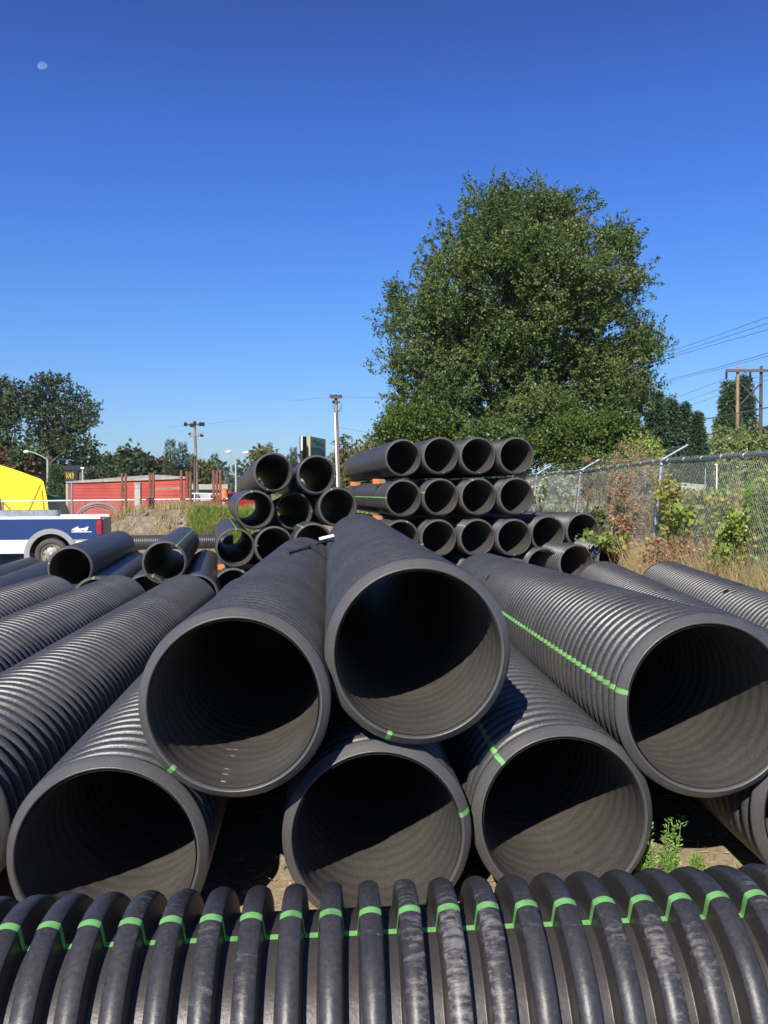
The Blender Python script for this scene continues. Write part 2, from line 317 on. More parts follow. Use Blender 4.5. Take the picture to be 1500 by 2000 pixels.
def pipe_meshes(tagname, depth, spr, seg, crest, flank, mat_out, ro=RO, ri=RI, PITCHR=PITCHR):
    pr = outer_profile(depth, spr, crest, flank, ro, PITCHR)
    L = pr[-1][1]; pr = [(r_, y_ - 0.022) for r_, y_ in pr]
    def collar(y, s):
        return [(ri + 0.0005, y + s * 0.030), (ri + 0.0045, y + s * 0.008), (ri + 0.0075, y - s * 0.001), (ri + 0.011, y - s * 0.004), (ri + 0.014, y - s * 0.0035), (ri + 0.016, y - s * 0.001),
                (ri + 0.018, y + s * 0.002), (ri + 0.030, y + s * 0.0105), (ro - 0.010, y + s * 0.0215), (ro - 0.006, y + s * 0.0260), (ro - 0.003, y + s * 0.0320), (ro - 0.0015, y + s * 0.040)]
    full = collar(0, 1) + [p for p in pr if 0.043 < p[1] < L - 0.043] + collar(L, -1)[::-1]
    A = np.array(full); th = np.arange(seg) * 2 * math.pi / seg
    V = np.stack([A[:, :1] * np.cos(th), np.repeat(A[:, 1:], seg, 1), A[:, :1] * np.sin(th)], -1).reshape(-1, 3)
    def quads(n):
        i = np.arange(n - 1)[:, None] * seg; j = np.arange(seg)[None]; j2 = (j + 1) % seg
        return np.stack([i + j, i + j2, i + seg + j2, i + seg + j], -1).reshape(-1, 4)
    o = np_mesh('wall', V, quads(len(A)), mat_out, smooth=True); wall = o.data; bpy.data.objects.remove(o)
    # liner, gently waved where the corrugations are fused to it
    ys = np.linspace(0.004, L - 0.004, int(L / PITCHR) * max(5, spr // 2)); rr = ri - 0.0006 + 0.0013 * np.cos(2 * math.pi * ys / PITCHR)
    rr[:2] = ri
    V = np.stack([rr[:, None] * np.cos(th), np.repeat(ys[:, None], seg, 1), rr[:, None] * np.sin(th)], -1).reshape(-1, 3)
    o = np_mesh('liner', V, quads(len(ys))[:, ::-1], M['liner'], smooth=True); liner = o.data; bpy.data.objects.remove(o)
    # green identification stripe riding over every rib and across the end face; at local angle 0 (+X)
    S = np.array(full); w = 0.0100 ; na = 5
    nrm = np.gradient(S, axis=0); nr = np.stack([nrm[:, 1], -nrm[:, 0]], -1); nr /= np.maximum(np.linalg.norm(nr, axis=1, keepdims=True), 1e-6)
    S2 = S + nr * 0.0012
    an = np.linspace(-w, w, na)
    V = np.stack([S2[:, :1] * np.cos(an / ro), np.repeat(S2[:, 1:], na, 1), S2[:, :1] * np.sin(an / ro)], -1).reshape(-1, 3)
    i = np.arange(len(S2) - 1)[:, None] * na; j = np.arange(na - 1)[None]
    Fq = np.stack([i + j, i + j + 1, i + na + j + 1, i + na + j], -1).reshape(-1, 4)
    o = np_mesh('stripe', V, Fq, M['green'], smooth=True); stripe = o.data; bpy.data.objects.remove(o)
    return wall, liner, stripe
NEAR = pipe_meshes('near', 0.043, 14, 144, 0.17, 0.16, M['pipe'])
FARP = pipe_meshes('far', 0.026, 6, 72, 0.20, 0.17, M['pipe'])
FRONT = pipe_meshes('front', 0.062, 24, 224, 0.255, 0.085, M['front'], ro=0.32, ri=0.248, PITCHR=0.0915)
SMOOTH = pipe_meshes('smooth', 0.006, 6, 72, 0.22, 0.2, M['pipe'])
def pipe(kind, near, far, stripe_deg, label, group=None, scale=1.0):
    """near, far: centres of the two ends in the world; stripe_deg: clock angle of the stripe seen at the near mouth (0 = right, 90 = top)"""
    d = (far - near); yv = d.normalized(); xv = yv.cross(Vector((0, 0, 1))).normalized(); zv = xv.cross(yv)
    a = R(stripe_deg)
    X = math.cos(a) * xv + math.sin(a) * zv; Z = -math.sin(a) * xv + math.cos(a) * zv
    m = Matrix((X, yv, Z)).transposed().to_4x4()
    o = bpy.data.objects.new('corrugated_pipe', None); C.objects.link(o); o.empty_display_size = .2
    tag(o, label, 'pipe', group)
    o.matrix_world = Matrix.Translation(near) @ m @ Matrix.Scale(scale, 4)
    for nm, me in zip(('wall', 'liner', 'stripe'), kind): link(nm, me, o)
    return o
def pdir(near, far, L=LEN): return near + (far - near).normalized() * L
GP = 'black corrugated pipes in the near pile'
NP, RP = [], []
M['chalk'] = mat('chalky_residue', (0.45, 0.43, 0.40), .8)
def nearpipe(npx, npy, nd, fX, fZ, sdeg, label, fY=9.1, sc_=1.0):
    n = P(npx, npy, nd)
    NP.append(pipe(NEAR, n, pdir(n, Vector((fX, fY, fZ))), sdeg, label, GP, sc_)); return NP[-1]
nearpipe(457, 1376, 2.84, -0.86, 0.80, 226, 'raised left pipe of the pile with pale drip marks on its lit lower inside', sc_=.94)
nearpipe(818, 1276, 2.98, -0.28, 1.03, 250, 'topmost pipe of the near pile, mouth facing the camera above all others', sc_=.965)
nearpipe(1386, 1381, 3.13, 1.10, 0.58, 170, 'raised right pipe with a long green stripe running back along its side')
nearpipe(208, 1676, 2.90, -1.46, 0.35, 230, 'bottom pipe under the raised left pipe, mouth cut off by the front pipe')
nearpipe(738, 1636, 3.04, -0.40, 0.35, 14, 'bottom middle pipe directly below the topmost pipe, green tick on right rim')
nearpipe(1102, 1600, 3.15, 0.44, 0.35, 137, 'bottom right pipe with gravel dust on its rim and a small weed beside it')
nearpipe(1650, 1588, 3.20, 1.66, 0.35, 60, 'bottom pipe in the right corner, only its rim edge showing below the striped pipe')
def rowpipe(nX, nY, fX, fY, sdeg, label, z0=0.35, z1=0.35):
    n = Vector((nX, nY, z0)); RP.append(pipe(NEAR, n, pdir(n, Vector((fX, fY, z1))), sdeg, label, GP)); return RP[-1]
rowpipe(-1.74, 3.05, -2.13, 8.75, 200, 'ribbed ground pipe left of the mouths, broad grey back running up to centre')
rowpipe(-2.46, 3.0, -2.86, 8.75, 190, 'ribbed ground pipe with a thin pale scratch, second from the pile on the left')
rowpipe(-3.20, 3.0, -3.60, 8.75, 200, 'ribbed ground pipe at the left edge, third from the raised pipes')
rowpipe(2.32, 4.2, 2.68, 10.2, 200, 'ribbed pipe behind the striped pipe with small dark slots', 0.36, 0.40)
rowpipe(3.06, 4.2, 3.46, 10.2, 200, 'ribbed pipe nearest the fence, rightmost of the pile, with dark slots', 0.36, 0.40)
# the foreground pipe lying across
fc = Vector((0.0, 1.984, 0.32)); fd = Vector((math.cos(R(2.8)), math.sin(R(2.8)), math.tan(R(1.2)))).normalized()
fo = pipe(FRONT, fc - fd * 2.98, fc + fd * 3.1, 0, 'scuffed corrugated pipe lying crosswise in the foreground with a wavy green stripe')
STRIPE_FRONT = 78.6
def aim_stripe(o, deg):
    yv = o.matrix_world.col[1].to_3d().normalized(); up = Vector((0, 0, 1)); zv = (up - yv * up.dot(yv)).normalized(); fr = Vector((0, -1, 0)); fr = (fr - yv * fr.dot(yv) - zv * fr.dot(zv)).normalized()
    X = math.cos(R(deg)) * fr + math.sin(R(deg)) * zv; Z = X.cross(yv)
    loc = o.matrix_world.translation.copy()
    o.matrix_world = Matrix.Translation(loc) @ Matrix((X, yv, Z)).transposed().to_4x4()
aim_stripe(fo, STRIPE_FRONT)

# far stacks --------------------------------------------------------------
def vp_pipe(kind, px, py, d, vpx, vpy, sdeg, label, group, L=LEN, scale=1.0):
    n = P(px, py, d); v = Vector(((vpx - CX) / F, 1.0, -(vpy - 960) / F)).normalized()
    return pipe(kind, n, n + v * L, sdeg, label, group, scale)
GA = 'pipes in the tall square stack'
names = ['first', 'second', 'third', 'fourth']
for i, (x, y) in enumerate([(788, 894), (861, 890), (934, 890), (1009, 890)]):
    vp_pipe(FARP, x, y, 15.5, 480, 962, (60, 280, 275, 300)[i], ['leftmost pipe of the top row of the tall stack, long side showing', 'second pipe from left in the top row of the tall stack', 'third pipe from left in the top row of the tall stack', 'rightmost pipe of the top row of the tall stack'][i], GA)
for i, (x, y) in enumerate([(788, 973), (861, 971), (935, 970), (1009, 969)]):
    vp_pipe(FARP, x, y, 15.5, 480, 962, (178, 165, 110, 290)[i], ['leftmost pipe of the middle row of the tall stack, green line on its side', 'second pipe from left in the middle row of the tall stack', 'third pipe from left in the middle row of the tall stack', 'rightmost pipe of the middle row of the tall stack'][i], GA)
for i, (x, y) in enumerate([(784, 1052), (857, 1051), (933, 1050), (1005, 1050)]):
    vp_pipe(FARP, x, y, 15.5, 480, 966, (70, 200, 140, 270)[i], ['half hidden lower row pipe of the tall stack behind the topmost near pipe', 'lower row pipe of the tall stack with a chipped rim', 'lower row pipe of the tall stack with green marks at upper left', 'lower row pipe of the tall stack below its right column'][i], GA)
for i, (x, y) in enumerate([(784, 1127), (857, 1127), (933, 1127), (1005, 1127)]):
    vp_pipe(FARP, x, y, 15.5, 480, 962, 200, 'ground pipe hidden under column %s of the tall stack' % names[i], GA)
GR = 'loose pipes right of the tall stack'
vp_pipe(FARP, 1071, 1043, 15.7, 440, 975, 60, 'pipe lying just right of the tall stack, half shaded by it', GR)
vp_pipe(FARP, 1139, 1037, 15.9, 440, 985, 20, 'upper right pipe near the fence with a bramble tip in its mouth', GR)
vp_pipe(FARP, 1062, 1106, 15.5, 440, 965, 60, 'ground pipe right of the tall stack, only its dark rim top showing', GR)
vp_pipe(FARP, 1126, 1100, 15.3, 440, 965, 140, 'ground pipe with green marks on ribs beside the fence end pipes', GR)
vp_pipe(FARP, 1201, 1092, 15.3, 440, 965, 60, 'ground pipe nearest the fence base, half buried in dry grass', GR)
GB = 'pipes in the leaning left stack'
LB = [(534, 922, 250, 'top left pipe of the leaning stack with green tape on its left'), (619, 927, 355, 'top right pipe of the leaning stack, green tick on right rim'),
      (498, 996, 100, 'second row left pipe of the leaning stack, daylight showing through it'), (575, 998, 0, 'second row middle pipe of the leaning stack, mouth in shadow'), (660, 990, 110, 'second row right pipe of the leaning stack'),
      (460, 1070, 88, 'third row left pipe of the leaning stack, small pipe seen through it'), (536, 1066, 0, 'third row middle pipe of the leaning stack'), (612, 1060, 125, 'third row right pipe behind the raised near pipe'),
      (455, 1148, 60, 'bottom row left pipe of the leaning stack next to an orange block'), (533, 1146, 60, 'hidden bottom row middle pipe of the leaning stack'), (610, 1144, 60, 'hidden bottom row right pipe of the leaning stack')]
for k, (x, y, s, l) in enumerate(LB):
    vx, vy = {0: (383, 1020), 1: (462, 1015), 3: (395, 1055), 6: (350, 1110), 4: (440, 1000)}.get(k, (415, 966))
    vp_pipe(SMOOTH, x, y, 14.7 + (0.45 if k == 3 else 0), vx, vy, s, l, GB)
GC = 'smooth backed pipes on the left'
for (x, y, s, l) in [(137, 1110, 165, 'single upper pipe in front of the pickup, open mouth toward camera'), (321, 1099, 55, 'upper pipe left of the leaning stack with a green stripe along its top'),
                     (-115, 1185, 268, 'lower smooth pipe at far left edge, behind its neighbour'), (-30, 1183, 268, 'lower smooth pipe at left edge beside the single upper pipe'),
                     (186, 1170, 95, 'lower pipe tucked under the single upper pipe, green tick on rim'), (284, 1164, 70, 'lower pipe under the striped upper pipe'), (384, 1164, 268, 'lower dark pipe right of the striped upper pipe')]:
    vp_pipe(SMOOTH, x, y, 13.2, 443, 970, s, l, GC)
n0 = P(455, 1057, 21.2); vsm = Vector((-1, -0.25, 0)).normalized()
pipe(SMOOTH, n0, n0 + vsm * 3.2, 268, 'small pipe lying crosswise behind the leaning stack', None, 0.52)

# ------------------------------------------------------------------ things on and around the stacks
def hit(o, px, py, rad, far=False):
    """where the line of sight through a photo pixel meets a pipe's cylinder"""
    inv = o.matrix_world.inverted(); a = inv @ Vector((0, 0, CAMH)); dv = (inv @ P(px, py, 5.0)) - a
    A = dv.x ** 2 + dv.z ** 2; B = 2 * (a.x * dv.x + a.z * dv.z); Cc = a.x ** 2 + a.z ** 2 - rad ** 2; D = B * B - 4 * A * Cc
    if D < 0: return None
    t = (-B + (1 if far else -1) * math.sqrt(D)) / (2 * A); return a + dv * t
def patch(o, name, pts, rad, far, m, w=.012, l=.03, seed=0):
    """thin curved chips lying on the wall of a pipe"""
    rr = random.Random(seed); b = MB()
    for px, py in pts:
        q = hit(o, px, py, rad, far)
        if q is None: continue
        th = math.atan2(q.z, q.x); n = 10; vs = []; r1 = rad + (-.0016 if far else .0016)
        ring = [(math.cos(k * 2 * math.pi / n) * l * rr.uniform(.75, 1.15), math.sin(k * 2 * math.pi / n) * w * rr.uniform(.7, 1.2)) for k in range(n)]
        vs = [(r1 * math.cos(th + u / rad), q.y + v, r1 * math.sin(th + u / rad)) for u, v in ring]; b.add(vs, [tuple(range(n))])
    o2 = b.build(name, m, o); return o2
RAISED, TOP, SIDE = NP[0], NP[1], NP[2]
for k, p_ in enumerate([(447, 1464), (460, 1465), (455, 1477), (452, 1487), (443, 1502), (440, 1513), (436, 1527)]): patch(RAISED, 'drip_mark', [p_], RI, True, M['chalk'], .004 + .0007 * k, .012, k)
for k, (o_, p_) in enumerate([(RP[3], (1283, 1152)), (RP[3], (1302, 1151)), (RP[4], (1443, 1140)), (RP[4], (1462, 1143)), (RP[4], (1418, 1153)), (RP[4], (1436, 1157)), (RP[1], (75, 1245)), (RP[1], (102, 1258)), (SIDE, (952, 1128)), (RAISED, (572, 1098)), (RAISED, (602, 1108))]):
    patch(o_, 'drain_slot', [p_], RO + .002, False, M['dark'], .013, .035, k)
def onpipe(o, px, py, lift): q = hit(o, px, py, RO + lift); return o.matrix_world @ q
s0, s1 = onpipe(RAISED, 562, 1081, .006), onpipe(RAISED, 606, 1068, .006); e1 = onpipe(TOP, 652, 1054, .008)
b = MB(); v = (e1 - s0); b.tube([s0, s0.lerp(s1, .5), s1, s1.lerp(e1, .5) + Vector((0, 0, .01)), e1], .013, 5)
tag(b.build('steel_strap', M['dark']), 'thin dark strap lying across the backs of the two raised near pipes', 'strap')
b = MB(); q = s1.lerp(e1, .72) + Vector((0, -.03, .035)); b.box(q, (0.12, 0.02, 0.022), rz=0.25, ry=-0.22, rx=-.5)
tag(b.build('metal_buckle', M['steel']), 'shiny metal buckle glinting between the two raised near pipes', 'buckle')
def batten(a, bb, label, w=0.09):
    r = empty('timber_batten', a, label, 'timber', 'timber spacers in the stacks')
    d = Vector(bb) - Vector(a); an = math.atan2(d.y, d.x)
    m = MB(); m.box((d.x / 2, d.y / 2, d.z / 2), (d.length, w, 0.085), rz=an); m.build('beam', M['wood'], r)
    e = MB(); u = d.normalized(); nl = [(-0.01, -.5), (0.085, -.5), (0.085, .5), (-0.01, .5), (-0.035, 0)]
    mt = Matrix.Rotation(an, 4, 'Z'); e.prism([(p[0], p[1] * (w + .006)) for p in nl], -0.0460, 0.0460, mt, 'XY'); e.build('painted_end', M['orange'], r)
    return r
sa = Vector((math.cos(R(9)), math.sin(R(9)), 0))
for (x, y, d, L, l) in [(731, 940, 16.6, 3.2, 'nearer timber spacer with orange end between the two upper rows of the tall stack'), (687, 945, 20.2, 3.3, 'farther timber spacer with orange end between the two upper rows of the tall stack'),
                    (731, 1011, 16.9, 3.2, 'nearer timber spacer under the middle row of the tall stack')]:
    p = P(x, y, d); batten(p, p + sa * L, l)
p = P(429, 1107, 15.2); batten(p, p + sa * 1.9, 'timber spacer with orange end under the leaning left stack')

# ------------------------------------------------------------------ vegetation
def quads_mesh(name, p, d, ln, wd, m, parent=None, tint=None, fold=0.0):
    """leaf-shaped quads: p base, d unit direction, ln length, wd width"""
    n = len(p); r = rng.normal(size=(n, 3)); s = np.cross(d, r); s /= np.linalg.norm(s, axis=1, keepdims=True) + 1e-9
    ln = np.broadcast_to(ln, n)[:, None]; wd = np.broadcast_to(wd, n)[:, None]
    V = np.stack([p, p + d * ln * .42 + s * wd / 2, p + d * ln, p + d * ln * .42 - s * wd / 2], 1).reshape(-1, 3)
    if tint is None: tint = rng.random(n)
    return np_mesh(name, V, np.arange(4 * n).reshape(n, 4), m, parent, tint=tint)
def unit(v): return v / (np.linalg.norm(v, axis=1, keepdims=True) + 1e-9)
def twig_cloud(blobs, ntwig, per, tl, spread, up=0.35, shell=0.45, clumps=0, cr=0.3):
    """blobs: (cx,cy,cz, rx,ry,rz); leaves strung along outward twigs"""
    B = np.array(blobs, float); vol = (B[:, 3] * B[:, 4] * B[:, 5]) ** 0.75; pick = rng.choice(len(B), ntwig, p=vol / vol.sum())
    u = unit(rng.normal(size=(ntwig, 3))); rad = shell + (1 - shell) * rng.random(ntwig) ** 0.6
    base = B[pick, :3] + u * B[pick, 3:6] * rad[:, None]
    if clumps:
        a = rng.integers(0, clumps, ntwig); base = base[a] + rng.normal(size=(ntwig, 3)) * cr; u = unit(u[a] + rng.normal(size=(ntwig, 3)) * .5)
    d = unit(u * 0.9 + np.array([0, 0, up]) + rng.normal(size=(ntwig, 3)) * 0.35)
    t = rng.random((ntwig, per)) ; L = tl * (0.6 + 0.8 * rng.random((ntwig, 1)))
    p = base[:, None] + d[:, None] * (t * L)[..., None] + rng.normal(size=(ntwig, per, 3)) * spread * (1.15 - t)[..., None]
    dd = unit((d[:, None] + rng.normal(size=(ntwig, per, 3)) * 0.9).reshape(-1, 3)); dd[:, 2] -= 0.25
    tw = np.repeat(rng.random(ntwig), per) * .55 + rng.random(ntwig * per) * .45
    return p.reshape(-1, 3), unit(dd), tw
def limb(mb, a, c, r0, r1, bend=0.15, n=6):
    a, c = Vector(a), Vector(c); L = (c - a).length; pts = []
    off = Vector((random.uniform(-1, 1), random.uniform(-1, 1), random.uniform(0.2, 1))) * L * bend
    for i in range(n + 1):
        t = i / n; pts.append(a.lerp(c, t) + off * math.sin(math.pi * t) * 0.6 + Vector((random.uniform(-1, 1), random.uniform(-1, 1), 0)) * L * 0.012)
    mb.tube(pts, [r0 + (r1 - r0) * i / n for i in range(n + 1)], 7, False)
def tree(name, label, cat, base, blobs, ntwig, per, tl, spread, lsize, mleaf, group=None, tr=0.3, up=0.35, trunk_top=None, shell=0.45, minlimb=0, mbark=None, shade_tint=0.0, clumps=0, cr=.3):
    base = Vector(base); r = empty(name, base, label, cat, group)
    rel = [tuple(Vector(q[:3]) - base) + tuple(q[3:]) for q in blobs]
    top = max(q[2] for q in rel); tx = trunk_top if trunk_top else Vector((np.mean([q[0] for q in rel]) * .6, 0, top))
    mb = MB(); pts = [Vector((0, 0, -.2)).lerp(Vector(tx), i / 8) + Vector((random.uniform(-1, 1), random.uniform(-1, 1), 0)) * tr * .4 * (i > 0) for i in range(9)]
    mb.tube(pts, [tr * (1.15 - 0.95 * i / 8) for i in range(9)], 9, False)
    for q in rel:
        t = max(0.12, min(0.85, (q[2] - 0.9 * q[5]) / top)); a = pts[int(t * 8)]
        limb(mb, a, q[:3], tr * 0.42 * (1.1 - t), 0.02 + tr * .06)
        for _ in range(minlimb):
            w = Vector((random.gauss(0, 1), random.gauss(0, 1), random.gauss(0.3, .8))).normalized()
            limb(mb, Vector(q[:3]).lerp(a, random.random() * .5), Vector(q[:3]) + Vector((w.x * q[3], w.y * q[4], w.z * q[5])) * .95, tr * .11, .012, n=4)
    mb.build('trunk', mbark or M['bark'], r)
    p, d, tw = twig_cloud(rel, ntwig, per, tl, spread, up, shell, clumps, cr)
    if shade_tint: tw = np.clip(tw * (1 - shade_tint) + shade_tint * (0.5 + 0.5 * np.sin(p[:, 0] * 1.1 + 2 * np.sin(p[:, 2] * .9)) * np.cos(p[:, 2] * 1.3 + p[:, 1])), 0, 1)  # waves of darker and lighter leaf colour stand in for shaded crown hollows
    n = len(p); quads_mesh('crown', p, d, lsize * (0.7 + .6 * rng.random(n)), lsize * .62 * (0.7 + .6 * rng.random(n)), mleaf, r, tw)
    return r
def pb(x, y, rx, ry, d, dz=0.0, rd=None):
    """crown lobe seen at photo pixel x, y with pixel radii, d metres away"""
    q = P(x, y, d + dz); k = (d + dz) / F; return (q.x, q.y, q.z, rx * k, (rd if rd else (rx + ry) / 2) * k, ry * k)

# the big cottonwood behind the tall stack
BD = 31.0
def tb(x, y, *a): return pb(1005 + (x - 1005) * .965, 960 - (960 - y) * .945, *a)
lobes = []
for (x, y, rx, ry) in [(1000, 395, 62, 42), (1075, 400, 65, 48), (940, 440, 60, 50), (1040, 460, 95, 62), (1120, 455, 50, 55), (885, 500, 52, 48), (970, 520, 90, 60), (1080, 530, 85, 65), (1165, 520, 52, 55), (1215, 465, 36, 34), (1232, 520, 30, 45),
                       (850, 575, 42, 50), (800, 592, 40, 38), (775, 625, 22, 40), (920, 610, 80, 60), (1020, 620, 85, 60), (1130, 600, 75, 52), (1190, 585, 45, 40), (840, 670, 65, 55), (785, 690, 35, 32), (940, 700, 75, 55), (1050, 705, 80, 60), (1140, 690, 62, 50),
                       (1215, 670, 52, 34), (1262, 665, 34, 30), (1288, 672, 22, 18), (1235, 712, 50, 28), (1190, 740, 70, 40), (800, 770, 48, 40), (860, 765, 60, 48), (950, 790, 75, 50), (1060, 790, 85, 55), (1150, 790, 75, 45), (1225, 780, 45, 36), (1245, 735, 32, 22)]:
    for s in (-1, 1):
        dz = s * random.uniform(0.3, 1.15) * 3.1 * math.sqrt(max(0.05, 1 - ((x - 1010) / 300) ** 2))
        lobes.append(tb(x + random.uniform(-8, 8), y + random.uniform(-6, 6), rx * .68, ry * .66, BD, dz, min(rx, ry) * .75))
for (x, y, rx, ry) in [(933, 362, 14, 26), (968, 350, 13, 24), (1003, 348, 12, 24), (1045, 345, 14, 26), (1082, 352, 12, 24), (1125, 362, 13, 26), (1160, 385, 12, 24), (905, 395, 16, 20), (872, 425, 18, 16), (838, 452, 16, 18), (822, 500, 14, 18), (793, 530, 12, 18), (757, 572, 12, 22), (752, 615, 10, 20),
                       (748, 690, 14, 16), (752, 735, 14, 14), (760, 800, 16, 14), (755, 830, 20, 10), (1205, 430, 14, 20), (1232, 445, 12, 20), (1250, 490, 12, 20), (1252, 535, 10, 18), (1235, 585, 14, 16), (1270, 628, 14, 18), (1300, 660, 14, 14), (1288, 700, 18, 10), (1268, 750, 18, 10), (1255, 800, 16, 12), (1225, 640, 18, 14)]:
    lobes.append(tb(x, y, rx, ry, BD, random.uniform(-1.2, 1.2), 16))
bt = P(1002, 1050, BD)
tree('cottonwood_tree', 'huge broad leafy tree rising behind the tall pipe stack', 'tree', (bt.x, bt.y, gz(bt.x, bt.y)), lobes, 12800, 24, 0.46, 0.075, 0.100, M['leaf_big'], None, tr=0.42, up=0.6, minlimb=2, trunk_top=Vector((-0.3, 0, 10.5)), shell=0.62, shade_tint=.3, clumps=1900, cr=.20)
GS = 'bushes at the foot of the big tree'
for (x, y, rx, ry, d, l, m) in [(850, 835, 80, 42, 28, 'bright green bush left under the big tree, behind the stack top', 'leaf_low'), (790, 850, 45, 22, 28.5, 'small leafy bush at the lower left edge of the big tree', 'leaf_low'),
                                (1000, 878, 95, 50, 27.5, 'dense bush behind the top right of the tall stack', 'leaf_big'), (1120, 865, 80, 45, 27, 'yellow green bush left of the dry weeds, under the big tree', 'leaf_low'),
                                (1190, 850, 60, 40, 27.5, 'light green bush between the big tree and the conifers', 'leaf_low'), (1140, 925, 95, 38, 26.5, 'dark leafy bush behind the fence rail', 'leaf_big'), (1235, 905, 40, 42, 27, 'bush with yellowing leaves beside the conifers', 'leaf_green')]:
    q = P(x, 1000, d); g0 = gz(q.x, q.y)
    bl = [pb(x + random.uniform(-.6, .6) * rx, y + random.uniform(-.4, .5) * ry, rx * .5, ry * .6, d, random.uniform(-1.2, 1.2)) for _ in range(6)] + [pb(x, y, rx * .6, ry * .7, d)]
    tree('bush', l, 'bush', (q.x, q.y, g0), bl, 950, 20, .45, .10, .105, M[m], GS, tr=.06, up=.5)
# pale ivy heap behind the fence
q = P(1085, 985, 24); bl = [pb(1085 + dx, 958 + dy, 22, 18, 24) for dx, dy in ((-10, 0), (12, 5), (0, -12), (-22, 12), (20, 14))]
tree('shrub', 'pale flowering shrub behind the fence beside the tall stack', 'shrub', (q.x, q.y, gz(q.x, q.y)), bl, 160, 16, .3, .08, .1, leaf_mat('pale_flowers', [(0.10, 0.20, 0.05), (0.30, 0.36, 0.22), (0.62, 0.62, 0.55)]), None, tr=.03)

def conifer(name, label, x, ytop, ybase, wpx, d, m, group, n=1300, per=9, droop=-0.25, power=0.95):
    top = P(x, ytop, d); k = d / F; h = (ybase - ytop) * k; rmax = wpx * k / 2; g0 = gz(top.x, top.y)
    base = Vector((top.x, top.y, g0)); H = top.z - g0; r = empty(name, base, label, 'tree', group)
    mb = MB(); mb.tube([(0, 0, -.2), (0, 0, H * .5), (0, 0, H * .97)], [H * .022, H * .014, .02], 8, False); mb.build('trunk', M['bark'], r)
    t = rng.random(n) ** 0.75; z = H - t * (H - max(0.3, H - h * 1.05)); rr = rmax * t ** power * (0.72 + 0.42 * rng.random(n)) * (1 + .18 * np.sin(z * 40 / H))
    th = rng.random(n) * 2 * math.pi; rl = rr * (0.35 + 0.65 * rng.random(n) ** .5)
    c = np.stack([rl * np.cos(th), rl * np.sin(th), z - rl * .15], -1); out = np.stack([np.cos(th), np.sin(th), np.full(n, droop)], -1)
    sl = max(H * .026, .12)
    p = (c[:, None] + unit(out)[:, None] * (rng.random((n, per, 1)) * sl * 1.6) + rng.normal(size=(n, per, 3)) * sl * .28).reshape(-1, 3)
    dd = unit((unit(out)[:, None] + rng.normal(size=(n, per, 3)) * .45).reshape(-1, 3))
    quads_mesh('crown', p, dd, sl * (0.8 + .5 * rng.random(n * per)), sl * .38, m, r, np.repeat(rng.random(n), per) * .6 + rng.random(n * per) * .4)
    return r
GN = 'conifers right of the big tree'
for (x, yt, w, l) in [(1282, 763, 84, 'tall conifer closest to the big tree, partly in its shade'), (1310, 775, 80, 'conifer second from the big tree'), (1337, 785, 80, 'pointed conifer in the middle of the row right of the big tree'), (1362, 803, 54, 'shortest conifer at the right end of the row')]:
    conifer('conifer_tree', l, x, yt, 945, w, 40 + random.uniform(-1, 1), M['leaf_conifer'], GN, 1500, 9, power=1.05)
conifer('conifer_tree', 'pale conifer left of the twin tops by the transmission poles', 1424, 742, 890, 62, 72, M['leaf_poplar'], 'twin conifers by the transmission poles', 1300, 8, power=1.05)
conifer('conifer_tree', 'darker taller conifer between the two transmission poles', 1454, 730, 890, 62, 75, M['leaf_conifer'], 'twin conifers by the transmission poles', 1300, 8, power=1.05)
conifer('conifer_tree', 'small dark conifer at the right edge behind the transmission pole', 1492, 832, 890, 34, 80, M['leaf_conifer'], None, 500, 8)
# willow
q = P(1440, 960, 52); bl = []
for (x, y, rx, ry) in [(1440, 865, 55, 32), (1405, 880, 40, 34), (1480, 870, 45, 36), (1450, 905, 70, 36), (1390, 915, 30, 32), (1520, 895, 40, 40), (1385, 940, 40, 25), (1450, 940, 70, 25)]: bl.append(pb(x, y, rx * .9, ry * .9, 52, random.uniform(-2, 2)))
tree('willow_tree', 'drooping pale green willow behind the transmission poles', 'tree', (q.x, q.y, gz(q.x, q.y)), bl, 1700, 16, 1.1, .10, .24, M['leaf_willow'], tr=.3, up=-1.1)
# left big tree, its neighbours and the tree line
def lobes_at(L, d, dv=2.5): return [pb(x, y, rx * .82, ry * .82, d, random.uniform(-dv, dv)) for x, y, rx, ry in L]
q = P(95, 960, 70)
tree('broad_tree', 'big ragged dark tree on the left above the brown building', 'tree', (q.x, q.y, gz(q.x, q.y)),
     lobes_at([(95, 752, 22, 16), (120, 760, 16, 22), (72, 758, 14, 14), (62, 785, 18, 22), (90, 790, 25, 20), (160, 775, 10, 14), (150, 795, 20, 14), (182, 800, 10, 8), (168, 812, 20, 16), (130, 810, 26, 18), (75, 822, 22, 18), (100, 840, 26, 20), (140, 840, 28, 20), (165, 830, 16, 12),
               (70, 860, 18, 18), (110, 870, 30, 20), (150, 875, 26, 18), (178, 870, 12, 8), (165, 895, 24, 14), (120, 900, 30, 16), (80, 890, 24, 14), (40, 775, 16, 10), (30, 762, 12, 12), (48, 812, 14, 8)], 70), 1300, 12, .7, .13, .24, M['leaf_dark'], None, tr=.5, minlimb=1, up=.6)
q = P(17, 960, 72)
tree('broad_tree', 'thin tree with bare lower trunk at the far left edge', 'tree', (q.x, q.y, gz(q.x, q.y)),
     lobes_at([(2, 760, 14, 12), (20, 800, 16, 18), (0, 785, 14, 12), (8, 815, 12, 10), (24, 840, 8, 12), (0, 825, 8, 14)], 72), 420, 10, .8, .16, .26, M['leaf_dark'], None, tr=.45, minlimb=3)
q = P(12, 960, 64)
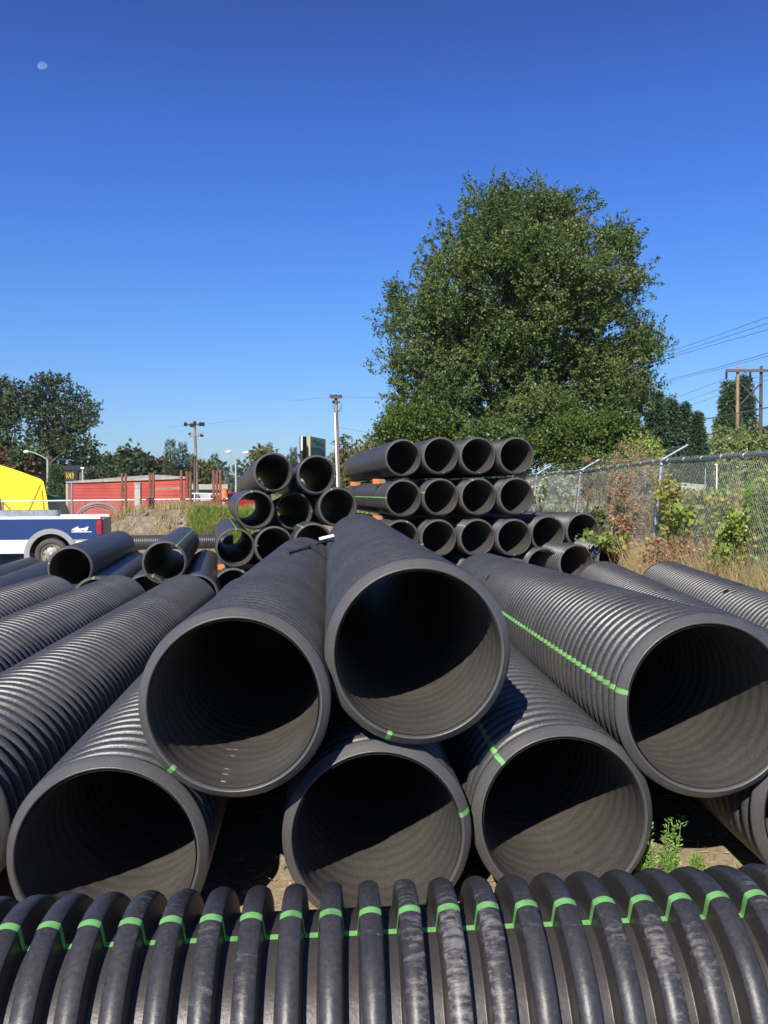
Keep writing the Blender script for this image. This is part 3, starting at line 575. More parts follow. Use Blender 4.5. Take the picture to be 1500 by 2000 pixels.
tree('bush', 'dark bush behind the yellow tarp', 'bush', (q.x, q.y, gz(q.x, q.y)), lobes_at([(10, 890, 26, 18), (30, 898, 14, 10), (-10, 895, 20, 18)], 64), 300, 12, 1, .2, .36, M['leaf_dark'], None, tr=.15)
q = P(22, 960, 56)
tree('bush', 'reddish leaved bush above the yellow tarp', 'bush', (q.x, q.y, gz(q.x, q.y)), lobes_at([(15, 912, 22, 11), (42, 918, 18, 10), (-10, 905, 18, 12)], 56), 300, 12, .8, .15, .26, M['leaf_red'], None, tr=.1)
q = P(55, 960, 58)
tree('bush', 'flat topped green bush under the street lamp arm', 'bush', (q.x, q.y, gz(q.x, q.y)), lobes_at([(50, 898, 18, 10), (66, 902, 14, 8), (40, 905, 16, 8)], 58), 200, 12, .7, .15, .26, M['leaf_poplar'], None, tr=.1)
conifer('cypress_tree', 'narrow green cypress in front of the lettered sign', 110, 905, 985, 26, 45, M['leaf_poplar'], None, 900, 8, power=.35)
conifer('cypress_tree', 'low dark shrub like cypress right of the narrow one', 125, 945, 990, 24, 44, M['leaf_poplar'], None, 400, 8, power=.4)
GT = 'trees along the horizon left of the stacks'
tl_ = [(205, 893, 40, 'd', 'dark round tree right of the brown building'), (232, 898, 44, 'd', 'dark tree second from the brown building'), (255, 888, 36, 'd', 'pointed dark tree above the red container'), (273, 898, 34, 'd', 'rounded tree right of the pointed dark one'),
       (298, 893, 30, 'c', 'small fir above the middle of the red container'), (318, 915, 34, 'r', 'brownish red tree under the poplars'), (287, 912, 30, 'd', 'low tree between fir and rounded tree'), (333, 862, 30, 'p', 'tallest left poplar above the red container'), (357, 866, 26, 'p', 'second poplar next to the tallest one'),
       (373, 888, 18, 'p', 'short narrow poplar beside the crossarm pole'), (398, 920, 26, 'o', 'pale round tree right of the crossarm pole'), (419, 889, 22, 'p', 'lone poplar above the rusty rack'), (431, 905, 12, 'p', 'very thin poplar at the right of the lone one'),
       (527, 863, 34, 'c', 'conifer top peeking over the leaning stack'), (497, 900, 16, 'c', 'little conifer left of the leaning stack top'), (573, 876, 18, 'p', 'small tree between the leaning stack and the billboard'), (515, 885, 40, 'o', 'pale tree behind the top left pipe of the leaning stack'),
       (672, 868, 66, 'o', 'rounded olive tree behind the second utility pole'), (720, 868, 26, 'o', 'small pale tree left of the big tree'), (700, 885, 40, 'o', 'low olive bush between the utility pole and big tree')]
for (x, yt, w, k, l) in tl_:
    d = 95 + random.uniform(-12, 12)
    if k in 'c': conifer('conifer_tree', l, x, yt, 955, w, d, M['leaf_conifer'], GT, 420, 7); continue
    if k == 'p': conifer('poplar_tree', l, x, yt, 958, w, d, M['leaf_poplar'], GT, 700, 7, droop=1.2, power=.3); continue
    m = {'d': 'leaf_dark', 'r': 'leaf_red', 'o': 'leaf_olive'}[k]; q = P(x, 960, d); h = 960 - yt
    bl = [pb(x + random.uniform(-.32, .32) * w, yt + h * t, w * .30 * (.55 + t * .6), h * .17, d, random.uniform(-1, 1)) for t in (.17, .3, .42, .55, .7, .85)]
    tree('broad_tree', l, 'tree', (q.x, q.y, gz(q.x, q.y)), bl, 260, 11, 1.2, .3, .5, M[m], GT, tr=.25)
# far-off woods along the whole horizon
xs = np.concatenate([rng.uniform(-260, 330, 900)]); ys = 250 + rng.uniform(0, 60, 900); hs = 5.5 + 5 * np.abs(np.sin(xs * .05) * np.cos(xs * .017 + 1)) + rng.uniform(0, 3, 900)
p = np.stack([xs[:, None] + rng.normal(size=(900, 26)) * 2.2, ys[:, None] + rng.normal(size=(900, 26)) * 2, hs[:, None] * rng.random((900, 26)) ** .7], -1).reshape(-1, 3)
tag(quads_mesh('woods', p, unit(rng.normal(size=p.shape)), 1.8, 1.3, M['leaf_dark']), 'far dark band of woods along the horizon', kind='stuff')
# forested hills
a = np.linspace(-2200, 2200, 221); V = []
for x in a:
    h = 34 + 16 * noise.noise(Vector((x * .0016, 3, 0))) + 3 * noise.noise(Vector((x * .02, 0, 0)))
    if x < -500 and x > -900: h += 26 * math.exp(-((x + 580) / 160) ** 2)
    V += [(x, 2500, -4), (x, 2700, h * .55), (x, 3000, h + 4), (x, 3500, -4)]
V = np.array(V); i = np.arange(len(a) - 1)[:, None] * 4; j = np.arange(3)[None]
tag(np_mesh('hills', V, np.stack([i + j, i + 4 + j, i + 5 + j, i + 1 + j], -1).reshape(-1, 4), mat('forested_hill', (0.035, 0.06, 0.035), .95, var=.5, scale=.02), smooth=True), 'low wooded hills on the horizon', kind='structure')

# grasses ---------------------------------------------------------------
def blades(name, label, x, y, h, lean, w, m, tint):
    n = len(x); z = gh(x, y) - .02; th = rng.random(n) * 2 * math.pi
    dx = np.cos(th) * lean * h; dy = np.sin(th) * lean * h; ph = rng.random(n) * math.pi; sx = np.cos(ph) * w / 2; sy = np.sin(ph) * w / 2
    b0 = np.stack([x - sx, y - sy, z], -1); b1 = np.stack([x + sx, y + sy, z], -1)
    m0 = np.stack([x + dx * .35 - sx * .8, y + dy * .35 - sy * .8, z + h * .6], -1); m1 = np.stack([x + dx * .35 + sx * .8, y + dy * .35 + sy * .8, z + h * .6], -1)
    t0 = np.stack([x + dx - sx * .1, y + dy - sy * .1, z + h], -1); t1 = np.stack([x + dx + sx * .1, y + dy + sy * .1, z + h], -1)
    V = np.stack([b0, b1, m1, m0, t1, t0], 1).reshape(-1, 3); o = np.arange(n)[:, None] * 6
    Fq = np.concatenate([o + np.array([0, 1, 2, 3]), o + np.array([3, 2, 4, 5])]); tt = np.concatenate([tint, tint])
    return tag(np_mesh(name, V, Fq, m, tint=tt), label, kind='stuff')
def clump(n, nc, x0, x1, y0, y1, sd):
    cx = rng.uniform(x0, x1, nc); cy = rng.uniform(y0, y1, nc); k = rng.integers(0, nc, n); return cx[k] + rng.normal(size=n) * sd, cy[k] + rng.normal(size=n) * sd, k
def fence_x(y): return 4.65 + 0.0 * y
# tall dry grass along the fence foot and the field behind it
n = 30000; x, y, k = clump(n, 900, -.2, 1, 0, 1, .06); u = rng.random(900)[k]
y = 7.5 + 13 * (rng.random(900)[k]) + rng.normal(size=n) * .12; off = (rng.random(900)[k] * 2.4 - .55); x = fence_x(y) + off + rng.normal(size=n) * .12
x = np.where((y > 14.6) & (y < 17) & (x < 4.65), x + .5, x)
blades('dry_grass', 'tall dry straw coloured grass along the foot of the right fence', x, y, .28 + .5 * rng.random(n) * (0.5 + u), .45, .008, M['straw'], rng.random(n) * .75)
n = 60000; y = 13 + 34 * rng.random(n) ** 1.3; x = fence_x(np.minimum(y, 24)) + .4 + rng.random(n) * (6 + (y - 13) * .75)
pt = np.array([noise.noise(Vector((a_ * .35, b_ * .22, 0))) for a_, b_ in zip(x, y)])
blades('dry_grass', 'dry meadow grass in the field behind the right fence', x, y, .18 + .35 * rng.random(n), .4, .016, M['straw'], np.clip(.35 + pt * .9 + rng.normal(size=n) * .15, 0, 1))
n = 26000; y = 9 + 16 * rng.random(n); x = fence_x(y) + 1.6 + rng.random(n) * (3 + (y - 9) * .45)
blades('green_grass', 'tall green weeds on the bank behind the right fence', x, y, .45 + .75 * rng.random(n) * sstep(0.0, 2.5, x - fence_x(y) - 1.0), .3, .018, M['blade'], rng.random(n))
n = 9000; x, y, k = clump(n, 160, -5.3, -3.7, 22.6, 24.6, .09)
blades('green_grass', 'bright green grass on the dirt mound below the rusty rack', x, y, .14 + .22 * rng.random(n), .6, .014, M['blade'], rng.random(n))
n = 3600; x, y, k = clump(n, 130, -8.3, -4.4, 22.6, 25.2, .10)
blades('dry_grass', 'dry weeds along the top of the dirt mound before the red container', x, y, .1 + .35 * rng.random(n) ** 2, .4, .014, M['straw'], rng.random(n) * .8)
n = 5000; x, y, k = clump(n, 200, -9, 1.5, 24.5, 34, .25)
blades('green_grass', 'grass and weeds beyond the rusty racks', x, y, .15 + .3 * rng.random(n), .4, .03, M['blade'], rng.random(n))
n = 2600; x = rng.uniform(-1.5, 3.4, n); y = rng.uniform(3.0, 5.4, n)      # dead straw bits on the dirt
z = gh(x, y) + .02; th = rng.random(n) * math.pi; d = np.stack([np.cos(th), np.sin(th), rng.normal(size=n) * .12], -1)
tag(quads_mesh('straw', np.stack([x, y, z], -1), unit(d), .03 + .06 * rng.random(n), .004, M['straw']), 'scattered bits of dead straw on the dirt between the pipes', kind='stuff')

n = 16000; x, y, k = clump(n, 500, 0, 1, 0, 1, .1); u = rng.random(500)[k]; y = 9.5 + 6 * rng.random(500)[k] + rng.normal(size=n) * .1; x = 4.05 + .9 * rng.random(500)[k] + rng.normal(size=n) * .08
ok = ~((y > 14.3) & (x < 4.7)); x, y, u = x[ok], y[ok], u[ok]
blades('dry_grass', 'tallest bleached grass stalks standing against the right fence mesh', x, y, .35 + .75 * rng.random(len(x)) * u, .28, .007, M['straw'], rng.random(len(x)) * .6)
b = MB()
for k in range(420):
    x_, y_ = random.uniform(-8.6, -3.8), random.uniform(21.6, 24.4); q = Vector((x_, y_, gz(x_, y_))); q_ = random.uniform(.02, .075) * random.random() ** .5 + .01
    vs = [q + Vector((math.cos(a) * q_ * random.uniform(.7, 1.2), math.sin(a) * q_ * random.uniform(.7, 1.2), z * q_ * .8)) for z in (-.6, .5) for a in (0, 1.26, 2.5, 3.77, 5.0)] + [q + Vector((0, 0, q_ * .9))]
    b.add(vs, [(0, 1, 6, 5), (1, 2, 7, 6), (2, 3, 8, 7), (3, 4, 9, 8), (4, 0, 5, 9), (5, 6, 10), (6, 7, 10), (7, 8, 10), (8, 9, 10), (9, 5, 10)])
tag(b.build('rubble', mat('clod_dirt', (0.30, 0.25, 0.19), .95, col2=(0.15, 0.12, 0.09), scale=3)), 'dirt clods and rubble on the face of the mound', kind='stuff')
b = MB()
for k in range(700):
    x_, y_ = random.uniform(-1.6, 3.2), random.uniform(2.9, 4.6); q = Vector((x_, y_, gz(x_, y_) + .005)); q_ = .004 + .012 * random.random() ** 3
    vs = [q + Vector((math.cos(a) * q_ * random.uniform(.7, 1.2), math.sin(a) * q_ * random.uniform(.7, 1.2), z * q_ * .8)) for z in (-.6, .5) for a in (0, 1.26, 2.5, 3.77, 5.0)] + [q + Vector((0, 0, q_ * .9))]
    b.add(vs, [(0, 1, 6, 5), (1, 2, 7, 6), (2, 3, 8, 7), (3, 4, 9, 8), (4, 0, 5, 9), (5, 6, 10), (6, 7, 10), (7, 8, 10), (8, 9, 10), (9, 5, 10)])
tag(b.build('gravel', mat('small_stones', (0.36, 0.31, 0.25), .9, col2=(0.18, 0.15, 0.12), scale=9)), 'small stones on the dirt between the pipe mouths', kind='stuff')
# brambles on the fence
def bramble(label, spots, nl, size, m, d0, base_xy, canes=7, group='brambles along the right fence', name='bramble_bush'):
    bx, by = base_xy; base = Vector((bx, by, gz(bx, by))); r = empty(name, base, label, 'bramble', group)
    rel = [tuple(Vector(q[:3]) - base) + tuple(q[3:]) for q in [pb(x, y, rx, ry, d0, random.uniform(-.25, .25)) for x, y, rx, ry in spots]]
    mb = MB()
    for i in range(canes):
        q = rel[i % len(rel)]; e = Vector((q[0] + random.uniform(-1, 1) * q[3], q[1] + random.uniform(-.3, .3), q[2] + random.uniform(0, 1) * q[5]))
        s = Vector((random.uniform(-.3, .3) + e.x * .3, random.uniform(-.1, .1), -.05)); pts = [s.lerp(e, t) + Vector((0, 0, .35 * math.sin(math.pi * t))) for t in (0, .2, .4, .6, .8, 1)]
        mb.tube(pts, [.007, .006, .006, .005, .004, .003], 5, False)
    mb.build('cane', mat('bramble_cane', (0.22, 0.10, 0.06), .7), r)
    # leaves as small fans of three
    p, d, tw = twig_cloud(rel, nl, 3, size * 1.4, size * .55, up=.2, shell=.25)
    d[:, 1] -= .35; d = unit(d); sz = size * (.6 + .7 * rng.random(len(p)))
    quads_mesh('leaf_spray', p, d, sz, sz * .85, m, r, tw); return r
b1 = P(1225, 1090, 15.4); b2 = P(1300, 1100, 13.4); b3 = P(1380, 1110, 12.2); b4 = P(1460, 1110, 10.4)
def tangle(x0, x1, ytop, ybot, n, r0, r1):
    """uneven small lobes between a ragged top line and the ground"""
    out = []
    for k in range(n):
        x = random.uniform(x0, x1); u = (x - x0) / (x1 - x0); yt = np.interp(u, np.linspace(0, 1, len(ytop)), ytop); y = float(yt) + (ybot - float(yt)) * random.random() ** .85
        q = random.uniform(r0, r1); out.append((x, y, q * random.uniform(.7, 1.5), q * random.uniform(.6, 1.1)))
    return out
bramble('rusty brown and red bramble left of the nearer fence post', tangle(1190, 1275, (1010, 930, 960, 1000), 1085, 34, 6, 15), 640, .060, M['leaf_rust'], 15.4, (b1.x, b1.y), 14)
bramble('green and yellow bramble right of the nearer fence post', tangle(1295, 1450, (935, 960, 975, 970, 985), 1065, 56, 8, 20), 1700, .062, M['leaf_bramble'], 13.2, (b2.x, b2.y), 16)
bramble('big pale green leaves hanging on the fence right of the nearer post', [(1335, 1008, 14, 14), (1350, 1012, 12, 12), (1343, 1026, 14, 10), (1322, 1003, 14, 12)], 40, .11, M['leaf_green'], 12.6, (b3.x - .1, b3.y - .3), 3)
bramble('dense green bramble bank at the right edge', tangle(1405, 1530, (1050, 1010, 960, 940), 1110, 56, 8, 20), 1700, .055, M['leaf_green'], 10.7, (b4.x, b4.y), 14)
bramble('dry bramble under the green one, above the rightmost pipe', tangle(1265, 1450, (1050, 1060, 1055, 1070), 1100, 36, 6, 15), 560, .050, M['leaf_rust'], 12.0, (b3.x + .1, b3.y - .2), 16)
bramble('short green bramble shoot poking over the end pipes', [(1150, 1054, 14, 5), (1172, 1058, 14, 5), (1195, 1060, 14, 6), (1220, 1061, 14, 6)], 60, .09, M['leaf_green'], 15.0, (P(1225, 1090, 15).x, 15.0), 4)
bramble('thick green growth behind the fence mesh left of the post', tangle(1150, 1290, (1020, 990, 975, 960), 1070, 30, 10, 26), 1000, .085, M['leaf_big'], 17.5, (P(1240, 1070, 17.5).x, 17.6), 8)
bramble('thick green growth behind the fence mesh right of the post', tangle(1295, 1530, (985, 980, 960, 925, 915), 1075, 48, 12, 30), 1900, .07, M['leaf_green'], 15.2, (P(1380, 1090, 15.2).x, 15.4), 10)
# tall dead weeds
def dead_weed(label, x, ytop, d, spread, n=9, m='seed', ybase=1090):
    t = P(x, ytop, d); b0 = Vector((t.x - .05, t.y, gz(t.x, t.y))); r = empty('dead_weed', b0, label, 'weed', 'tall dead weeds by the fence'); H = t.z - b0.z
    mb = MB(); mb.tube([(0, 0, -.05), (.03, 0, H * .5), (.05, 0, H * .95)], [.010, .008, .004], 6, False); tips = []
    for i in range(n):
        z = H * (.42 + .5 * i / n); th = random.uniform(0, 6.28); L = spread * (1.1 - .5 * i / n)
        e = Vector((math.cos(th) * L, math.sin(th) * L * .6, z + L * .85)); a = Vector((.03, 0, z)); mb.tube([a, a.lerp(e, .5) + Vector((0, 0, -.04)), e], [.005, .004, .002], 4, False)
        for k in range(5):
            f = a.lerp(e, random.uniform(.5, 1)); g = f + Vector((random.gauss(0, .1), random.gauss(0, .08), abs(random.gauss(.08, .06)))) * (spread / .4); mb.tube([f, g], [.002, .0015], 3, False); tips.append(g)
    mb.build('stem', mat('dead_stem', (0.36, 0.25, 0.14), .9), r)
    T = np.array([tuple(v) for v in tips]); p = (T[:, None] + rng.normal(size=(len(T), 26, 3)) * .045 * (spread / .4)).reshape(-1, 3)
    quads_mesh('seed_head', p, unit(rng.normal(size=p.shape)), .034, .026, M[m], r); return r
dead_weed('tallest dead brown weed above the fence rail near the post', 1236, 868, 16.6, .50, 13)
dead_weed('dead weed beside the farther fence post arm', 1176, 888, 18.5, .42, 9)
dead_weed('bushy dead weed just left of the nearer fence post', 1262, 892, 15.6, .42, 11)
dead_weed('dead weed with curled pale leaves on the right part of the fence', 1444, 915, 12.0, .12, 6)
dead_weed('short dead weed behind the end pipes', 1208, 930, 16.2, .32, 7)
# green weed by the pipe rim
def green_weed(label, x, y, d, stems, group=None):
    b0 = P(x, y, d); b0.z = gz(b0.x, b0.y); r = empty('green_weed', b0, label, 'weed', group); mb = MB(); pp = []; dd = []
    for (sx, sy) in stems:
        t = P(sx, sy, d) - b0; s0 = Vector((t.x * .25, 0, 0)); pts = [s0.lerp(t, k) + Vector((t.x * .1 * math.sin(k * 3.1), 0, 0)) for k in (0, .25, .5, .75, 1)]
        mb.tube(pts, [.003, .0028, .0025, .002, .0015], 5, False)
        for k in np.linspace(.15, 1, 46):
            c = s0.lerp(t, k); th = random.uniform(0, 6.28); o = Vector((math.cos(th), math.sin(th), random.uniform(.3, 1.2))).normalized()
            L = .035 * (1.15 - k * .5); q = c + o * L * random.uniform(0.1, 1.0)
            for _ in range(3): pp.append(tuple(q + Vector((random.gauss(0, .004), random.gauss(0, .004), random.gauss(0, .004))))); dd.append(tuple(o + Vector((random.gauss(0, .4), random.gauss(0, .4), random.gauss(0, .3)))))
    mb.build('stem', mat('green_stem', (0.16, 0.28, 0.07), .7), r)
    pp = np.array(pp); quads_mesh('leaves', pp, unit(np.array(dd)), .016, .006, M['weed'], r)
green_weed('feathery green weed growing beside the bottom right pipe mouth', 1300, 1705, 3.42, [(1306, 1605), (1330, 1606), (1300, 1632), (1322, 1640), (1316, 1670), (1296, 1668)])
green_weed('smaller green weed leaning against the bottom right pipe rim', 1272, 1715, 3.34, [(1246, 1632), (1268, 1622), (1275, 1650), (1250, 1680), (1262, 1668)])
green_weed('tiny green sprout on the dirt patch', 1362, 1705, 3.45, [(1360, 1672), (1366, 1676), (1357, 1684)])

# ------------------------------------------------------------------ right chain-link fence
def chain_link(parent, pts, h0, zb, m, cell=.062, lean=0.0, rad=.0019, spike=.04):
    """pts: list of (Vector base, height) along the fence; woven diagonal wires"""
    mb = MB(); cum = [0.0]
    for a, c in zip(pts[:-1], pts[1:]): cum.append(cum[-1] + (Vector(c[0]) - Vector(a[0])).length)
    def at(s, t):
        s = min(max(s, 0), cum[-1] - 1e-6); k = next(i for i in range(len(cum) - 1) if s <= cum[i + 1]); u = (s - cum[k]) / (cum[k + 1] - cum[k])
        b0 = Vector(pts[k][0]).lerp(Vector(pts[k + 1][0]), u); H = pts[k][1] * (1 - u) + pts[k + 1][1] * u
        return b0 + Vector((lean * t, 0, zb + (H - zb) * t))
    H = h0; n = int((cum[-1] + H) / cell)
    for sgn in (1, -1):
        for i in range(n):
            s0 = i * cell - (H if sgn > 0 else 0); t0, t1 = 0.0, 1.0 + spike / H
            s1 = s0 + sgn * H
            sA, sB = s0, s0 + sgn * H * t1
            lo, hi = min(sA, sB), max(sA, sB)
            if hi < 0 or lo > cum[-1]: continue
            ts = [0, .2, .4, .6, .8, 1.0, t1]
            pp = [at(s0 + sgn * H * t, t) for t in ts if 0 <= s0 + sgn * H * t <= cum[-1]]
            if len(pp) >= 2: mb.tube(pp, rad, 3, False)
    return mb.build('chain_link_mesh', m, parent)
fys = [8.3, 14.1, 19.9, 25.6, 31.4]; fhs = [2.03, 2.11, 2.08, 2.12, 2.1]
r = empty('chain_link_fence', (0, 0, 0), 'tall chain link fence with barbed wire arms along the right side', 'fence')
fp = [(Vector((fence_x(y) - .22, y, 0)), h) for y, h in zip(fys, fhs)]
chain_link(r, fp, 2.04, 0.03, M['wire'], lean=.22, rad=.0011, spike=.05)
b = MB(); b.tube([v + Vector((.22, 0, h)) for v, h in fp], .028, 10)
rail = b.build('top_rail', M['galv'], r)
b = MB()
for (v, h), (v2, h2) in zip(fp[:-1], fp[1:]):
    for k in range(8):
        q = (v + Vector((.22, 0, h))).lerp(v2 + Vector((.22, 0, h2)), (k + .5) / 8); dr = (v2 - v).normalized()
        b.tube([q - dr * .008, q + dr * .008], .034, 8)
b.build('wire_tie', M['steel'], r)
for v, h in fp:
    b = MB(); t = v + Vector((.22, -.03, h + .02)); b.tube([v + Vector((0, -.03, -.3)), t], .040, 12); b.lathe([(.0405, 0), (.050, .003), (.050, .06), (.0405, .063)], (t.x, t.y, t.z - .11), 'Z', 12)
    po = b.build('post', M['galv'], r)
    b = MB(); e = t + Vector((.44, .02, .25)); b.tube([t + Vector((-.01, 0, -.01)), t.lerp(e, .3) , e], [.032, .024, .022], 6); b.build('barb_arm', M['galv'], po)
b = MB()
for k in (.35, .65, .95):
    b.tube([v + Vector((.22 + .44 * k, 0, h + .02 + .25 * k)) for v, h in fp[1:]], .0022, 4, False)
b.build('barbed_wire', M['wire'], r)
# far left fence
r = empty('chain_link_fence', (0, 0, 0), 'low chain link fence running behind the pickup and before the red container', 'fence')
L0, L1 = P(-40, 980, 24.6), P(445, 974, 26.4)
pts = []
for k in range(7):
    q = L0.lerp(L1, k / 6); pts.append((Vector((q.x, q.y, gz(q.x, q.y) - .05)), q.z - gz(q.x, q.y) + .05))
chain_link(r, pts, 1.0, .02, M['wire'], cell=.08, rad=.002)
b = MB(); b.tube([v + Vector((0, 0, h)) for v, h in pts], .022, 8); b.build('top_rail', M['white'], r)
for px_ in (3, 133, 157):
    q = L0.lerp(L1, (px_ + 40) / 485); hh = 0.55 if px_ == 133 else .02; b = MB(); b.tube([(q.x, q.y, gz(q.x, q.y) - .2), (q.x, q.y, q.z + hh)], .035 if px_ == 133 else .022, 8); b.build('post', M['galv'], r)
r = empty('rail_fence', (0, 0, 0), 'pale pipe rail fence farther back between the rusty racks', 'fence')
b = MB(); b.tube([P(375, 964, 34), P(442, 965, 34)], .03, 6); b.build('rail', M['white'], r)
for x in (380, 410, 440): q = P(x, 965, 34); b = MB(); b.tube([(q.x, q.y, gz(q.x, q.y) - .1), (q.x, q.y, q.z)], .03, 6); b.build('post', M['white'], r)

def fw(t):
    bpy.context.view_layer.update(); return max(t.dimensions.x / t.scale.x, .1)
def meshed(t):
    """lettering as ordinary mesh"""
    bpy.context.view_layer.update(); dg = bpy.context.evaluated_depsgraph_get()
    me = bpy.data.meshes.new_from_object(t.evaluated_get(dg)); o = bpy.data.objects.new('lettering', me); C.objects.link(o)
    o.parent = t.parent; o.location = t.location; o.rotation_euler = t.rotation_euler; o.scale = t.scale; bpy.data.objects.remove(t); return o
# ------------------------------------------------------------------ pickup truck
def truck():
    tx = P(210, 1000, 21.1); g = gz(tx.x - 1.3, tx.y) 
    r = empty('pickup_truck', (tx.x, tx.y + .0, g), 'blue and white pickup truck with grey wheel arch, parked behind the pipes on the left', 'truck', rz=R(180 + 12))
    blue = mat('blue_car_paint', (0.016, 0.045, 0.17), .25, var=.12, scale=2, spec=.6); white = M['white']; grey = mat('grey_plastic_trim', (0.30, 0.30, 0.31), .5, var=.1)
    tail = mat('red_lens', (0.45, 0.015, 0.03), .2); glass = mat('dark_glass', (0.02, 0.025, 0.03), .08)
    W = .98; ax = 1.18; ar = .50; az = .40
    def arch(x0, x1, zb, zt, nseg=14):
        """side panel outline with the wheel opening cut away"""
        pts = [(x0, zt), (x0, zb)]
        r2 = ar * ar - (zb - az) ** 2
        if r2 > 0:
            h = math.sqrt(r2); a0 = math.atan2(zb - az, -h); a1 = math.atan2(zb - az, h)
            pts += [(ax + ar * math.cos(a0 + (a1 - a0) * i / nseg), az + ar * math.sin(a0 + (a1 - a0) * i / nseg)) for i in range(nseg + 1)]
        pts += [(x1, zb), (x1, zt)]; return pts
    for s in (1, -1):
        ya, yb = s * (W - .07), s * W
        b = MB(); b.prism(arch(.06, 2.62, .74, 1.225), ya, yb); b.build('bed_side', blue, r)
        b = MB(); b.prism([(.06, 1.225), (2.62, 1.225), (2.62, 1.27), (2.5, 1.285), (.12, 1.285), (.06, 1.27)], ya - s * .02, yb + s * .004); b.build('bed_rail', white, r)
        b = MB(); b.prism([(ax + ar + .04, .42), (2.62, .42), (2.62, .74), (ax + ar * .80, .74)], ya, yb - s * .002); b.build('rocker_panel', white, r)
        b = MB(); b.prism([(.20, .60), (ax - ar - .06, .60), (ax - ar + .01, .74), (.16, .74)], ya, yb - s * .002); b.build('rear_quarter_panel', mat('tan_grey_panel', (0.30, 0.27, 0.25), .5), r)
        b = MB(); n = 16
        for i in range(n):
            a0, a1 = math.pi * (-.06 + 1.12 * i / n), math.pi * (-.06 + 1.12 * (i + 1) / n)
            o = [(ax + q * math.cos(a), az + q * 1.0 * math.sin(a)) for a in (a0, a1) for q in (ar - .02, ar + .10)]
            b.prism([o[0], o[1], o[3], o[2]], s * (W - .05), s * (W + .035))
        b.build('wheel_arch_flare', grey, r)
        b = MB(); b.prism([(.04, .86), (.13, .86), (.145, 1.0), (.145, 1.14), (.13, 1.20), (.04, 1.20)], s * (W - .10), s * (W + .008)); b.build('tail_light', tail, r)
        for wx, nm in ((ax, 'rear'), (4.75, 'front')):
            b = MB(); yw = s * (W - .16)
            b.lathe([(.245, -.11), (.30, -.125), (.355, -.115), (.378, -.08), (.382, 0), (.378, .08), (.355, .115), (.30, .125), (.245, .11)], (wx, yw, .385), 'Y', 36, True)
            ty = b.build('wheel', mat('dusty_tyre', (0.085, 0.08, 0.07), .9, var=.4), r)
            b = MB(); q = s; b.lathe([(.246, q * .10), (.235, q * .105), (.215, q * .06), (.16, q * .05), (.13, q * .075), (.075, q * .08), (.07, q * .12), (.0, q * .125)], (wx, yw, .385), 'Y', 32)
            rim = b.build('rim', mat('painted_steel_rim', (0.34, 0.32, 0.29), .5, .2), ty)
            b = MB()
            for k in range(8):
                a = k * math.pi / 4; b.lathe([(.02, 0), (.0, .0)], (wx + .17 * math.cos(a), yw + s * .056, .385 + .17 * math.sin(a)), 'Y', 8)
            b.build('hand_hole', M['dark'], ty)
    b = MB(); b.box((1.33, 0, .80), (2.5, 1.80, .06)); b.box((1.33, 0, .55), (2.3, 1.1, .3)); b.build('bed_floor', M['dark'], r)
    b = MB(); b.prism([(ax - .55, .4), (ax - .5, .85), (ax, .99), (ax + .5, .85), (ax + .55, .4)], -W + .5, W - .5); b.build('wheel_well', M['dark'], r)
    b = MB(); b.box((.035, 0, .98), (.07, 1.66, .50)); b.build('tailgate', grey, r)
    b = MB(); b.prism([(-.16, .56), (.03, .56), (.03, .72), (-.16, .72)], -W + .02, W - .02)
    for s in (1, -1): b.prism([(-.16, .58), (.62, .60), (.62, .70), (-.16, .72)], s * (W - .04), s * (W + .015))
    b.build('rear_bumper', white, r)
    b = MB(); b.box((1.95, W - .28, 1.36), (1.75, .42, .15)); b.box((1.05, W - .28, 1.36), (.02, .44, .16)); b.build('tool_box', M['galv'], r)
    cu = bpy.data.curves.new('decal', 'FONT'); cu.body = '4x4'; cu.size = .20; cu.extrude = .002; cu.shear = .35; cu.offset = .012; cu.space_character = 1.0
    t = bpy.data.objects.new('decal', cu); C.objects.link(t); t.parent = r; t.location = (.72, W + .006, .93); t.rotation_euler = (R(90), 0, R(180)); t.scale = (1.15, .75, 1); cu.materials.append(white); t = meshed(t)
    b = MB(); b.box((.49, W + .004, .915), (.46, .008, .018)); b.build('decal_line', white, r)
    # cab and bonnet, mostly out of the picture
    b = MB(); b.prism([(2.66, .42), (2.66, 1.28), (2.72, 1.75), (2.95, 1.82), (3.75, 1.82), (4.3, 1.30), (5.55, 1.18), (5.62, .55), (5.25, .50), (4.32, .50), (4.30, .42)], -W + .04, W - .04); b.build('cab', blue, r)
    for s in (1, -1):
        b = MB(); b.prism([(2.82, 1.30), (2.86, 1.68), (3.72, 1.68), (4.12, 1.30)], s * (W - .045), s * (W - .032)); b.build('side_window', glass, r)
    b = MB(); b.prism([(2.64, .42), (2.64, .74), (4.28, .74), (4.28, .42)], W - .045, W - .01); b.build('door_sill', white, r)
truck()

